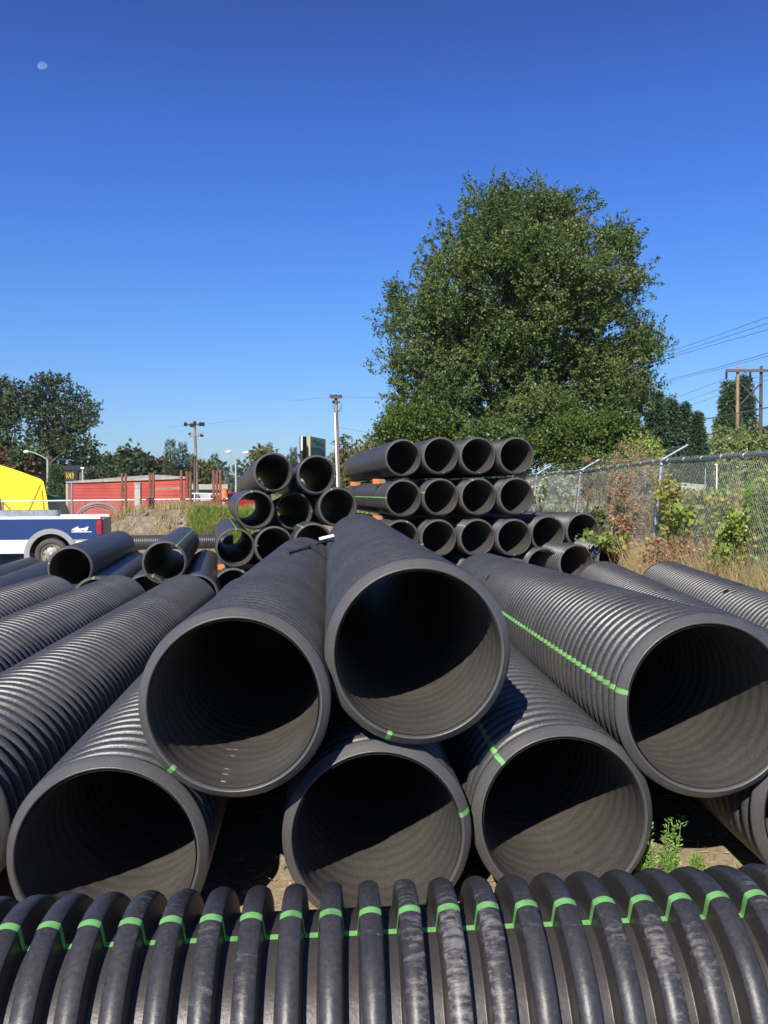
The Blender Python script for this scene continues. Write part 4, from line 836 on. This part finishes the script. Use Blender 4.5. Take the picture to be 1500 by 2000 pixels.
# ------------------------------------------------------------------ yellow tarp shelter, container, racks
r = empty('tarp_shelter', (P(40, 1000, 27).x, P(40, 1000, 27).y, .3), 'bright yellow tarp stretched over a peaked frame behind the pickup', 'tarp')
yel = mat('yellow_tarp', (0.92, 0.70, 0.02), .45, var=.10, scale=1.4, bump=.25, bscale=1.6)
def TP(x, y, d): return P(x, y, d) - r.location
out = [(-150, 870), (-20, 901), (40, 921), (70, 932), (80, 936), (85, 941), (87, 950), (92, 975), (97, 1012), (-150, 1030)]
A = [TP(x, y, 26.5 + (x + 150) * .004) for x, y in out]; B_ = [a + Vector((-2.3, 4.2, 0)) for a in A]; n = len(A)
b = MB(); b.add(A + B_, [tuple(range(n))] + [(i, i + n, (i + 1) % n + n, (i + 1) % n) for i in range(n - 1)] + [tuple(range(2 * n - 1, n - 1, -1))]); b.build('tarp', yel, r)
for (a, c) in (((79, 947), (55, 1002)), ((82, 958), (87, 1004)), ((0, 975), (28, 1004)), ((3, 978), (4, 1006))):
    b = MB(); b.tube([TP(a[0], a[1], 26.3), TP(c[0], c[1], 26.2)], .022, 5); b.build('strap', mat('orange_strap', (0.55, 0.22, 0.02), .8), r)
b = MB(); q = P(100, 990, 29); b.prism([(-.55, -.9), (-.30, .42), (.10, .36), (.62, -.9)], 0, .8); o = b.build('green_cover', mat('green_sheet', (0.05, 0.22, 0.13), .7)); o.location = q
tag(o, 'green sheet covered heap between the yellow tarp and red container', 'cover')
red = mat('faded_red_siding', (0.50, 0.095, 0.07), .7, col2=(0.38, 0.07, 0.055), scale=1.2)
ca, cb = P(133, 944, 32.5), P(364, 935, 28.5); cg = gz(cb.x, cb.y) - .1
ang = math.atan2(cb.y - ca.y, cb.x - ca.x); Lc = (Vector((cb.x, cb.y)) - Vector((ca.x, ca.y))).length
r = empty('red_container', (ca.x, ca.y, cg), 'long red box container with pale roof edge behind the wire fence', 'container', rz=ang)
Hc = cb.z - cg; H0 = ca.z - cg
vr = Matrix.Rotation(-ang, 3, 'Z') @ Vector((cb.x - .25, cb.y, 0)).normalized() * 2.4; ux, uy = vr.x, vr.y
b = MB(); b.add([(0, 0, 0), (Lc, 0, 0), (Lc + ux, uy, 0), (ux, uy, 0), (0, 0, H0), (Lc, 0, Hc), (Lc + ux, uy, Hc), (ux, uy, H0)], [(0,3,2,1),(4,5,6,7),(0,1,5,4),(1,2,6,5),(2,3,7,6),(3,0,4,7)])
ns = 11
for k in range(ns):
    z0 = Hc * (k + .12) / ns; b.box((Lc / 2, -.006, z0 + .06), (Lc - .12, .012, .035))
for k in range(9):
    b.box((Lc * .55 + k * .42, -.03, Hc * .3), (.06, .03, Hc * .5)) if False else None
b.build('siding', red, r)
b = MB(); b.add([(-.05, -.07, H0), (Lc + .05, -.07, Hc), (Lc + ux, uy, Hc), (ux, uy, H0), (-.05, -.07, H0 + .07), (Lc + .05, -.07, Hc + .07), (Lc + ux, uy, Hc + .07), (ux, uy, H0 + .07), (Lc * .75 + ux * .4, uy * .4, Hc + .18), (Lc * .3 + ux * .4, uy * .4, H0 + .16)],
   [(0,3,2,1),(0,1,5,4),(1,2,6,5),(2,3,7,6),(3,0,4,7),(4,5,8,9),(5,6,8),(6,7,9,8),(7,4,9)])
b.build('roof', mat('pale_roof_sheet', (0.42, 0.38, 0.34), .7, var=.35), r)
b = MB(); b.box((.0, -.035, H0 / 2 - .01), (.12, .05, H0 - .03)); b.build('corner_post', M['concrete'], r)
q = P(270, 1000, 25.2); b = MB(); b.box((0, 0, .9), (.17, .15, 2.0)); b.box((0, 0, 1.905), (.20, .18, .05)); o = b.build('concrete_post', M['concrete']); o.location = (q.x, q.y, gz(q.x, q.y) - .1); o.scale = (1, 1, (P(270, 943, 25.2).z - gz(q.x, q.y) + .1) / 1.93)
tag(o, 'pale square concrete post in front of the red container', 'post')
RK = 'rusty steel racks before the red container'
def rack(label, d, posts, bars, y0=1020):
    x0 = P(posts[0][0], 1000, d); g = gz(x0.x, x0.y) - .1; r = empty('rusty_rack', (x0.x, x0.y, g), label, 'rack', RK)
    for (x, yt, w) in posts:
        t = P(x, yt, d) - r.location; b = MB(); b.box((t.x, t.y - .5 * 0, t.z / 2), (w, w * .8, t.z)); b.box((t.x, t.y, .02), (w * 1.8, w * 1.6, .03))
        for k in (.45, .72): b.box((t.x, t.y - w * .42, t.z * k), (w * .5, .02, .12))
        b.build('post', M['rust'], r)
    for (xa, ya, xb, yb, w, m) in bars:
        a, c = P(xa, ya, d) - r.location, P(xb, yb, d) - r.location; b = MB(); v = c - a
        b.box((a + c) / 2 + Vector((0, w * .4, 0)), (v.length, w * .5, w), ry=-math.atan2(v.z, v.x)); b.build('crossbar', M[m], r)
    return r
rack('pair of rusty posts left of the concrete post', 25.6, [(238.5, 924, .06), (245.5, 925, .06)], [(238, 957, 245, 957, .08, 'rust')])
rack('rusty rack with thin yellowish bars in front of the red container', 25.9, [(293, 923, .07), (299.5, 924, .07), (354, 918, .075)], [(299, 955, 354, 953, .06, 'wood'), (299, 998, 356, 995, .06, 'wood')])
rack('heaviest rusty rack with a low crossbeam right of the red container', 26.1, [(365, 920, .08), (371.5, 921, .08), (417, 918, .075), (423.5, 919, .07), (430, 917, .07)], [(371, 985, 429, 980, .14, 'rust'), (366, 955, 371, 968, .10, 'rust')])
# arched conduit coil
q = P(192, 1030, 25.1); b = MB()
for k in range(5):
    rad = .62 + .028 * k; yo = random.uniform(-.05, .05)
    b.tube([(rad * math.cos(t), yo + .1 * math.sin(t * 2), rad * math.sin(t)) for t in np.linspace(-.05, math.pi + .05, 25)], .013, 6)
o = b.build('conduit_coil', mat('grey_conduit', (0.34, 0.32, 0.30), .5)); o.location = (q.x, q.y, q.z); tag(o, 'arched bundle of grey conduit standing in front of the red container', 'coil')

# ------------------------------------------------------------------ buildings behind
d = 60.0; a, c = P(62, 914, d), P(158, 914, d); q = P(110, 960, d); g = gz(a.x, a.y) - .1
r = empty('brown_building', (a.x, a.y, g), 'flat roofed taupe building with a lettered sign behind the yellow tarp', 'building', rz=math.atan2(-c.x, c.y))
def loc_(r, p): return Matrix.Rotation(-r.rotation_euler.z, 3, 'Z') @ (p - r.location)
Wb, Hb = loc_(r, c).x * 1.0, a.z - g
b = MB(); b.box((Wb / 2, 4, Hb / 2), (Wb, 8, Hb)); b.build('wall', mat('taupe_wall', (0.17, 0.13, 0.12), .85, var=.1, scale=2), r)
b = MB(); b.box((Wb / 2, 4, Hb + .02), (Wb + .3, 8.3, .35)); b.build('roof_edge', mat('dark_fascia', (0.03, 0.03, 0.035), .6), r)
s = loc_(r, P(100, 934.5, d - .6))
sg = MB(); e = loc_(r, P(147, 921, d - .6)); sg.box(((s.x + e.x) / 2, -.04, (s.z + e.z) / 2), (e.x - s.x + .3, .06, e.z - s.z + .25)); sign = sg.build('sign_board', mat('sign_backing', (0.08, 0.085, 0.08), .6), r)
for body, x, m in (('SUB', s.x + .02, M['white']), ('WAY', s.x + (e.x - s.x) * .47, mat('yellow_letter', (0.80, 0.58, 0.03), .5))):
    cu = bpy.data.curves.new('lettering', 'FONT'); cu.body = body; cu.size = .62; cu.extrude = .03; cu.shear = .22; cu.offset = .014; cu.materials.append(m)
    t = bpy.data.objects.new('lettering', cu); C.objects.link(t); t.parent = sign; t.location = (x, -.10, s.z + .03); t.rotation_euler = (R(90), 0, 0); t.scale = (.70, .86, 1)
    wt = fw(t); t.scale = ((e.x - s.x) * .50 / wt, .86, 1); t = meshed(t)
b = MB(); b.box((Wb - .35, -.08, Hb / 2), (.25, .15, Hb)); b.build('downpipe', M['dark'], r)
a2 = P(-60, 916, 63); c2 = P(66, 916, 63); g = gz(a2.x, a2.y) - .1
r = empty('low_building', (a2.x, a2.y, g), 'low reddish brick building at the left edge behind the yellow tarp', 'building', rz=math.atan2(-c2.x, c2.y))
b = MB(); b.box(((c2.x - a2.x) / 2, 4, (a2.z - g) / 2), (c2.x - a2.x, 8, a2.z - g)); b.build('wall', mat('reddish_brick', (0.24, 0.08, 0.055), .85, var=.3, scale=3), r)
b = MB(); b.box(((c2.x - a2.x) / 2, 4, a2.z - g + .02), (c2.x - a2.x + .4, 8.4, .3)); b.build('roof', mat('brown_roof', (0.12, 0.08, 0.07), .8), r)
d = 66.0; a, c = P(374, 947, d), P(441, 947, d); g = gz(a.x, a.y) - .1
r = empty('white_building', (a.x, a.y, g), 'low pale building with flat grey roof behind the rusty rack', 'building', rz=math.atan2(-c.x, c.y))
Wb, Hb = c.x - a.x, a.z - g
b = MB(); b.box((Wb / 2, 3, Hb / 2 - .2), (Wb - .3, 6, Hb - .4)); b.build('wall', mat('blue_grey_wall', (0.24, 0.27, 0.33), .8, var=.2), r)
b = MB(); b.box((Wb / 2, 3, Hb - .16), (Wb + .2, 6.8, .42)); b.build('roof', mat('pale_fascia', (0.42, 0.39, 0.35), .7), r)
b = MB(); b.box((Wb * .38, -.03, Hb * .35), (.9, .05, Hb * .6)); b.build('door', mat('pale_door', (0.45, 0.48, 0.55), .6), r)
for k in (.12, .68, .88): b = MB(); b.box((Wb * k, -.03, Hb * .45), (.7, .05, .6)); b.build('window', mat('window_glass', (0.03, 0.035, 0.045), .1), r)
# orange drum and a red car seen past the rack
q = P(437.5, 968, 34); g = gz(q.x, q.y); b = MB(); b.lathe([(.0, 0), (.16, 0), (.165, .05), (.145, .06), (.14, .22), (.13, .23), (.125, .36), (.115, .37), (.10, .46), (.05, .5), (0, .5)], (0, 0, 0), 'Z', 18)
o = b.build('traffic_drum', M['orange']); o.location = (q.x, q.y, P(0, 977, 34).z); tag(o, 'orange traffic drum standing just left of the leaning stack', 'drum')
b = MB(); b.tube([(q.x, q.y, g - .1), (q.x, q.y, P(0, 977, 34).z)], .09, 8); o2 = b.build('stand', M['concrete']); o2.parent = o; o2.matrix_parent_inverse = Matrix.Translation(-o.location)
q = P(437, 985, 44); g = gz(q.x, q.y)
r = empty('parked_car', (q.x, q.y, g), 'small dark red car glimpsed left of the leaning stack', 'car')
b = MB(); b.prism([(-.5, .3), (-.52, .75), (-.3, .85), (.1, 1.25), (1.3, 1.28), (1.9, .88), (2.9, .8), (2.95, .35)], -.85, .85); b.build('body', mat('dark_red_paint', (0.30, 0.02, 0.03), .25), r)
b = MB(); b.prism([(.0, .88), (.25, 1.18), (1.22, 1.20), (1.62, .88)], -.86, .86); b.build('window', mat('car_glass', (0.02, 0.02, 0.03), .1), r)
for x in (.2, 2.3):
    for s in (-1, 1): b = MB(); b.lathe([(0, -.1), (.28, -.1), (.31, 0), (.28, .1), (0, .1)], (x, s * .78, .31), 'Y', 18); b.build('wheel', M['dark'], r)

# ------------------------------------------------------------------ billboard
r = empty('billboard', (P(612, 960, 58).x, P(612, 960, 58).y, gz(P(612, 960, 58).x, 58)), 'faded green billboard seen edge on above the leaning stack', 'billboard')
def panel(x0, y0, d0, x1, y1, d1, yb, th, m, name):
    a, c = P(x0, y0, d0) - r.location, P(x1, y1, d1) - r.location; zb = P(x0, yb, d0).z - r.location.z
    dv = Vector((c.x - a.x, c.y - a.y, 0)).normalized(); nv = Vector((-dv.y, dv.x, 0)) * th
    top = min(a.z, c.z) if False else None
    v = [Vector((a.x, a.y, zb)), Vector((c.x, c.y, zb)), Vector((c.x, c.y, c.z)), Vector((a.x, a.y, a.z))]; v += [p + nv for p in v]
    b = MB(); b.add(v, [(0,1,2,3),(7,6,5,4),(0,4,5,1),(1,5,6,2),(2,6,7,3),(3,7,4,0)]); return b.build(name, m, r), a, dv, c, zb
face, a, dv, c, zb = panel(606, 852, 57, 636, 858, 63.5, 905, .25, mat('faded_poster', (0.34, 0.38, 0.22), .7, col2=(0.24, 0.33, 0.27), scale=.5), 'poster_panel')
nv = Vector((dv.y, -dv.x, 0)) * .03; Lf = (Vector((c.x, c.y)) - Vector((a.x, a.y))).length
b = MB(); an = math.atan2(dv.y, dv.x); H = a.z - zb
for (t0, t1, z0, z1) in [(.08, .36, .30, .62), (.44, .62, .34, .66), (.68, .80, .34, .64), (.84, .95, .32, .60)]:
    p = a + dv * Lf * (t0 + t1) / 2 + nv; b.box((p.x, p.y, zb + H * (z0 + z1) / 2), (Lf * (t1 - t0), .02, H * (z1 - z0)), rz=an)
b.build('poster_picture', mat('poster_dark_green', (0.07, 0.16, 0.15), .7, var=.4, scale=1.5), face)
b = MB()
for (row, t0, t1) in [(.86, .18, .62), (.86, .68, .92), (.78, .35, .85)]:
    t = t0
    while t < t1:
        w = random.uniform(.018, .032); p = a + dv * Lf * t + nv; h = random.uniform(.035, .06) * H
        b.box((p.x, p.y, zb + H * row), (Lf * w * .8, .02, h), rz=an); t += w * 1.5
b.build('poster_lettering', mat('poster_ink', (0.12, 0.20, 0.12), .7), face)
b = MB(); b.tube([a + Vector((-.05, -.03, 0)), Vector((a.x - .05, a.y - .03, zb))], .10, 4); b.build('poster_edge', mat('yellowed_edge', (0.55, 0.45, 0.20), .7), r)
back, a2, dv2, c2, zb2 = panel(591, 852, 56, 603, 853, 66, 905, .2, mat('dark_billboard_back', (0.035, 0.03, 0.03), .8, var=.4, scale=1), 'back_panel')
b = MB(); b.tube([a2 + Vector((-.05, -.05, 0)), Vector((a2.x - .05, a2.y - .05, P(0, 880, 56).z - r.location.z))], .09, 4); b.build('panel_edge', M['white'], r)
b = MB(); p = P(602, 900, 59) - r.location; b.tube([(p.x, p.y, -.1), (p.x, p.y, P(602, 853, 59).z - r.location.z)], .13, 8); b.build('post', M['rust'], r)

# ------------------------------------------------------------------ poles, lamps and wires
def vpole(name, label, cat, top, bot, d, r0, r1, m, group=None):
    t = P(*top, d); b0 = P(*bot, d); g = gz(b0.x, b0.y) - .2; r = empty(name, (b0.x, b0.y, g), label, cat, group)
    s = MB(); k = t - r.location; s.tube([(0, 0, 0), k * .5, k], [r0, (r0 + r1) / 2, r1], 12); s.build('pole', m, r); return r
def arm(r, m, a, c, d, w, name='crossarm', dy=0.0):
    p, q = P(*a, d) - r.location, P(*c, d) - r.location; v = q - p; b = MB(); b.box((p + q) / 2 + Vector((0, -w * 1.0 + dy, 0)), (v.length, w, w), ry=-math.atan2(v.z, v.x)); return b.build(name, m, r)
def insul(r, pts, d, s=.09, m='dark', par=None):
    for x, y in pts:
        p = P(x, y, d) - r.location; b = MB(); b.lathe([(.25 * s, -1.2 * s), (s, -.9 * s), (s * .7, -.2 * s), (s, 0), (s * .6, .7 * s), (0, .9 * s)], (p.x, p.y - .1, p.z), 'Z', 8); b.build('insulator', M[m], r)
D1 = 55
r = vpole('utility_pole', 'weathered utility pole with two crossarms above the rusty racks', 'pole', (380, 827), (386.5, 965), D1, .125, .085, M['wood_grey'])
arm(r, M['pole_dark'], (363, 830), (398, 829), D1, .11); arm(r, M['wood_grey'], (371, 852), (395, 851), D1, .09); arm(r, M['wood_grey'], (369, 847), (381, 847), D1, .06); arm(r, M['wood_grey'], (388, 847), (397, 847), D1, .06)
insul(r, [(363, 828), (375, 830), (381, 826), (392, 828), (397, 828)], D1, .13); insul(r, [(371, 847), (393, 850), (396, 851)], D1, .08)
r = vpole('lamp_post', 'thin brown pole with a dark lamp box beside the crossarm pole', 'pole', (380.5, 890), (380.5, 965), 52, .10, .08, mat('brown_pole_paint', (0.10, 0.06, 0.06), .7)); arm(r, M['pole_dark'], (369, 896), (378, 895), 52, .16, 'lamp_head'); arm(r, M['pole_dark'], (376, 891), (382, 891), 52, .10, 'bracket')
D2 = 45
r = vpole('utility_pole', 'tall pole with white conduit rising behind the topmost near pipe', 'pole', (656, 772), (663, 965), D2, .125, .085, M['wood_grey'])
arm(r, M['pole_dark'], (645.5, 776), (667, 776.5), D2, .14); arm(r, M['pole_dark'], (656, 785.5), (664, 786), D2, .10)
insul(r, [(646.5, 773.5), (651, 773.5), (656.5, 773), (662, 774), (666, 774), (651.5, 785)], D2, .08)
b = MB(); b.tube([P(654.2, 806, D2 - .15) - r.location, P(659.5, 963, D2 - .18) - r.location], .055, 10); b.build('conduit', M['white'], r)
b = MB(); b.tube([P(x, y, D2 - .1) - r.location for x, y in ((666, 791), (666, 798), (662, 803), (658, 804))], .02, 5, False); b.tube([P(x, y, D2 - .1) - r.location for x, y in ((652, 791), (652, 799), (654, 805))], .015, 5, False); b.build('drop_cable', M['dark'], r)
steel_l = mat('light_grey_pole_paint', (0.42, 0.43, 0.43), .6)
r = vpole('street_lamp', 'double armed pale street lamp left of the leaning stack', 'lamp', (460.5, 899), (461, 968), 45, .065, .045, steel_l)
for pts, hd in ((((460.5, 897), (457, 890), (453.5, 884.5), (450, 883)), (446.5, 882.5)), (((460.5, 898), (466, 891), (472, 886), (477, 884.5)), (480.5, 884))):
    b = MB(); b.tube([P(x, y, 45) - r.location for x, y in pts], .024, 6); am = b.build('arm', steel_l, r); p = P(*hd, 45) - r.location; b = MB(); b.lathe([(0, -.17), (.05, -.15), (.09, -.03), (.08, .1), (0, .14)], tuple(p), 'X', 10); b.build('lamp_head', M['white'], am)
r = vpole('street_lamp', 'long armed grey street lamp in front of the brown building', 'lamp', (93, 898), (93, 965), 52, .085, .06, steel_l)
b = MB(); b.tube([P(x, y, 52) - r.location for x, y in ((93, 901), (91.5, 897), (82, 891), (66, 884), (57, 882))], .032, 8); am = b.build('arm', steel_l, r); p = P(52, 882.3, 52) - r.location; b = MB(); b.lathe([(0, -.2), (.07, -.17), (.10, -.03), (.08, .1), (0, .16)], tuple(p), 'X', 10); b.build('lamp_head', M['white'], am)
r = vpole('street_lamp', 'farther street lamp with short arm above the yellow tarp', 'lamp', (42, 914), (42, 965), 62, .07, .05, steel_l)
b = MB(); b.tube([P(x, y, 62) - r.location for x, y in ((42, 915), (50, 909), (64, 903.5))], .03, 8); am = b.build('arm', steel_l, r); p = P(68, 902.8, 62) - r.location; b = MB(); b.lathe([(0, -.2), (.08, -.15), (.12, -.03), (.1, .1), (0, .16)], tuple(p), 'X', 10); b.build('lamp_head', M['white'], am)
r = vpole('street_lamp', 'short pale lamp pole at the right corner of the brown building', 'lamp', (161.5, 915), (161.5, 965), 55, .065, .06, steel_l)
b = MB(); p = P(162, 914, 55) - r.location; b.box(p, (.22, .25, .10)); b.build('lamp_head', M['white'], r)
r = vpole('street_pole', 'thin dark pole right of the thin poplar', 'pole', (444, 922), (444, 968), 70, .07, .05, M['pole_dark'])
# two thin pale poles in the field on the right
for (x, yt, yb, l) in [(1400, 907, 958, 'pale thin pole with a small head in the field behind the fence'), (1378, 914, 955, 'thin grey pole leaning slightly in the field behind the fence')]:
    r = vpole('marker_pole', l, 'pole', (x, yt), (x - (3 if x < 1390 else 0), yb + 6), 34, .035, .03, M['white'] if x > 1390 else M['galv'])
    if x > 1390: b = MB(); p = P(x - 1.5, yt, 34) - r.location; b.box(p, (.12, .06, .05)); b.build('head', M['white'], r)
q = P(1345, 952, 36); b = MB(); b.prism([(-.75, 0), (-.75, .42), (-.3, .55), (.75, .45), (.75, 0)], 0, .8); o = b.build('concrete_block', M['concrete']); o.location = (q.x, q.y, P(1345, 963, 36).z - .1); tag(o, 'pale concrete block lying in the field behind the fence', 'block')
# transmission line
D3 = 62
r = empty('transmission_pole', (P(1440, 960, D3).x, D3, gz(P(1440, 960, D3).x, D3) - .2), 'two legged timber transmission pole with crossarm behind the fence', 'pole')
for x, yt, m in ((1438.5, 717, 'wood'), (1484, 716, 'pole_dark')):
    t = P(x, yt, D3) - r.location; b = MB(); bx_ = P(x, 960, D3).x - r.location.x; b.tube([(bx_, 0, 0), (t.x, 0, t.z)], [.16, .11], 12); b.build('pole', M[m], r)
def at3(x, y): p = P(x, y, D3) - r.location; return Vector((p.x, -.22, p.z))
b = MB(); a, c = at3(1413, 725.5), at3(1560, 725.5); b.box((a + c) / 2, (c.x - a.x, .14, .20)); b.build('crossarm', mat('dark_crossarm', (0.13, 0.09, 0.09), .8), r)
for x in (1414, 1460, 1508):
    b = MB(); b.tube([at3(x, 727), at3(x, 741)], .06, 6)
    for k in range(6): p = at3(x, 729 + 2 * k); b.lathe([(.05, -.02), (.11, 0), (.05, .02)], tuple(p), 'Z', 8)
    b.build('insulator', M['dark'], r)
b = MB(); b.tube([at3(1482, 749), at3(1461, 771)], .06, 6); b.tube([at3(1461, 771), at3(1483, 792)], .06, 6); b.tube([at3(1461, 771), at3(1440, 749)], .05, 6); b.tube([at3(1461, 771), at3(1440, 792)], .05, 6); b.build('brace', M['pole_dark'], r)
GW = 'overhead wires on the right'
wm = mat('overhead_wire', (0.10, 0.12, 0.16), .6)
for pts, d0, d1, w, l in [(((1000, 760), (1320, 683), (1400, 655), (1520, 612)), 95, 50, .016, 'highest overhead wire right of the big tree'), (((1000, 770), (1320, 690), (1400, 664), (1520, 625)), 95, 50, .016, 'second highest overhead wire right of the big tree'), (((1000, 778), (1310, 698), (1400, 672), (1520, 638)), 95, 50, .016, 'third highest overhead wire right of the big tree'),
                    (((1000, 800), (1280, 748), (1400, 718), (1520, 684)), 90, 52, .017, 'upper wire of the middle bundle right of the big tree'), (((1000, 804), (1280, 751), (1400, 722), (1520, 690)), 90, 52, .013, 'lower wire of the middle bundle right of the big tree'),
                    (((1200, 808), (1320, 777), (1414, 741)), 110, 62, .015, 'wire running to the left insulator of the two legged pole'), (((1200, 818), (1330, 787), (1460, 741), (1520, 728)), 110, 60, .014, 'wire running to the middle insulator of the two legged pole'), (((1200, 830), (1340, 795), (1460, 752), (1520, 737)), 110, 60, .012, 'faint lower wire behind the two legged pole'),
                    (((1000, 855), (1300, 832), (1380, 818), (1520, 792)), 70, 48, .035, 'thick dark cable crossing in front of the transmission poles')]:
    k = len(pts); b = MB(); b.tube([P(x, y, d0 + (d1 - d0) * (x - pts[0][0]) / (pts[-1][0] - pts[0][0])) for x, y in pts], w, 5)
    tag(b.build('overhead_wire', wm), l, 'wire', GW)
for pts, l in [(((560, 784), (646, 775), (666, 775), (770, 778)), 'thin wire crossing the tall pole with white conduit'), (((660, 834), (720, 846), (790, 860)), 'thin wire dropping right from the pole with white conduit'), (((330, 836), (363, 830), (398, 829), (470, 820)), 'thin wire at the top of the weathered crossarm pole')]:
    b = MB(); b.tube([P(x, y, 45 if x > 540 else 55) for x, y in pts], .009, 4); tag(b.build('overhead_wire', wm), l, 'wire', 'thin wires on the utility poles')

# ------------------------------------------------------------------ the moon
mp = P(83.5, 131, 5000); mr_ = 9.6 / F * 5000
m, nt, bs = nodes_mat('moon_surface'); tc = N(nt, 'ShaderNodeTexCoord'); nz = N(nt, 'ShaderNodeTexNoise'); nz.inputs['Scale'].default_value = 2.2; nt.links.new(tc.outputs['Generated'], nz.inputs['Vector'])
cr = N(nt, 'ShaderNodeValToRGB'); cr.color_ramp.elements[0].position = .38; cr.color_ramp.elements[1].position = .62; cr.color_ramp.elements[0].color = (.13, .22, .50, 1); cr.color_ramp.elements[1].color = (.20, .30, .66, 1)
nt.links.new(nz.outputs[0], cr.inputs[0]); nt.links.new(cr.outputs[0], bs.inputs['Emission Color']); bs.inputs['Emission Strength'].default_value = .80; bs.inputs['Base Color'].default_value = (0, 0, 0, 1); bs.inputs['Specular IOR Level'].default_value = 0
poly = []; ta = R(118)     # lit limb faces the upper left, the terminator is a flattened ellipse
for k in range(33):
    t = -math.pi / 2 + math.pi * k / 32; poly.append((math.cos(t), math.sin(t)))
for k in range(1, 32):
    t = math.pi / 2 + math.pi * k / 32; poly.append((math.cos(t) * .42, math.sin(t)))
poly = [((x * math.cos(ta) - z * math.sin(ta)) * mr_, (x * math.sin(ta) + z * math.cos(ta)) * mr_) for x, z in poly]
b = MB(); n = len(poly); dome = []
for fct, dy in ((1, 0), (.92, -.35 * mr_), (.6, -.75 * mr_), (.2, -.95 * mr_)): dome += [(x * fct, dy, z * fct) for x, z in poly]
fs = [(l * n + i, l * n + (i + 1) % n, (l + 1) * n + (i + 1) % n, (l + 1) * n + i) for l in range(3) for i in range(n)] + [tuple(range(3 * n, 4 * n)), tuple(range(n))[::-1]]
b.add(dome, fs, True); o = b.build('moon', m); o.location = mp; tag(o, 'pale gibbous moon high in the blue sky at the left', 'moon')
o.rotation_euler = (0, 0, math.atan2(-mp.x, mp.y))

# ------------------------------------------------------------------ thin summer haze
b = MB(); b.box((0, 2150, 44), (9400, 4900, 104)); hz = b.build('haze', bpy.data.materials.new('haze')); hm = hz.data.materials[0]; hm.use_nodes = True
nt = hm.node_tree; nt.nodes.clear(); pv = nt.nodes.new('ShaderNodeVolumePrincipled'); pv.inputs['Color'].default_value = (.72, .84, 1, 1); pv.inputs['Density'].default_value = .00022; pv.inputs['Anisotropy'].default_value = .2
nt.links.new(pv.outputs[0], nt.nodes.new('ShaderNodeOutputMaterial').inputs['Volume'])
tag(hz, 'thin blue summer haze over the far woods and hills', kind='stuff')
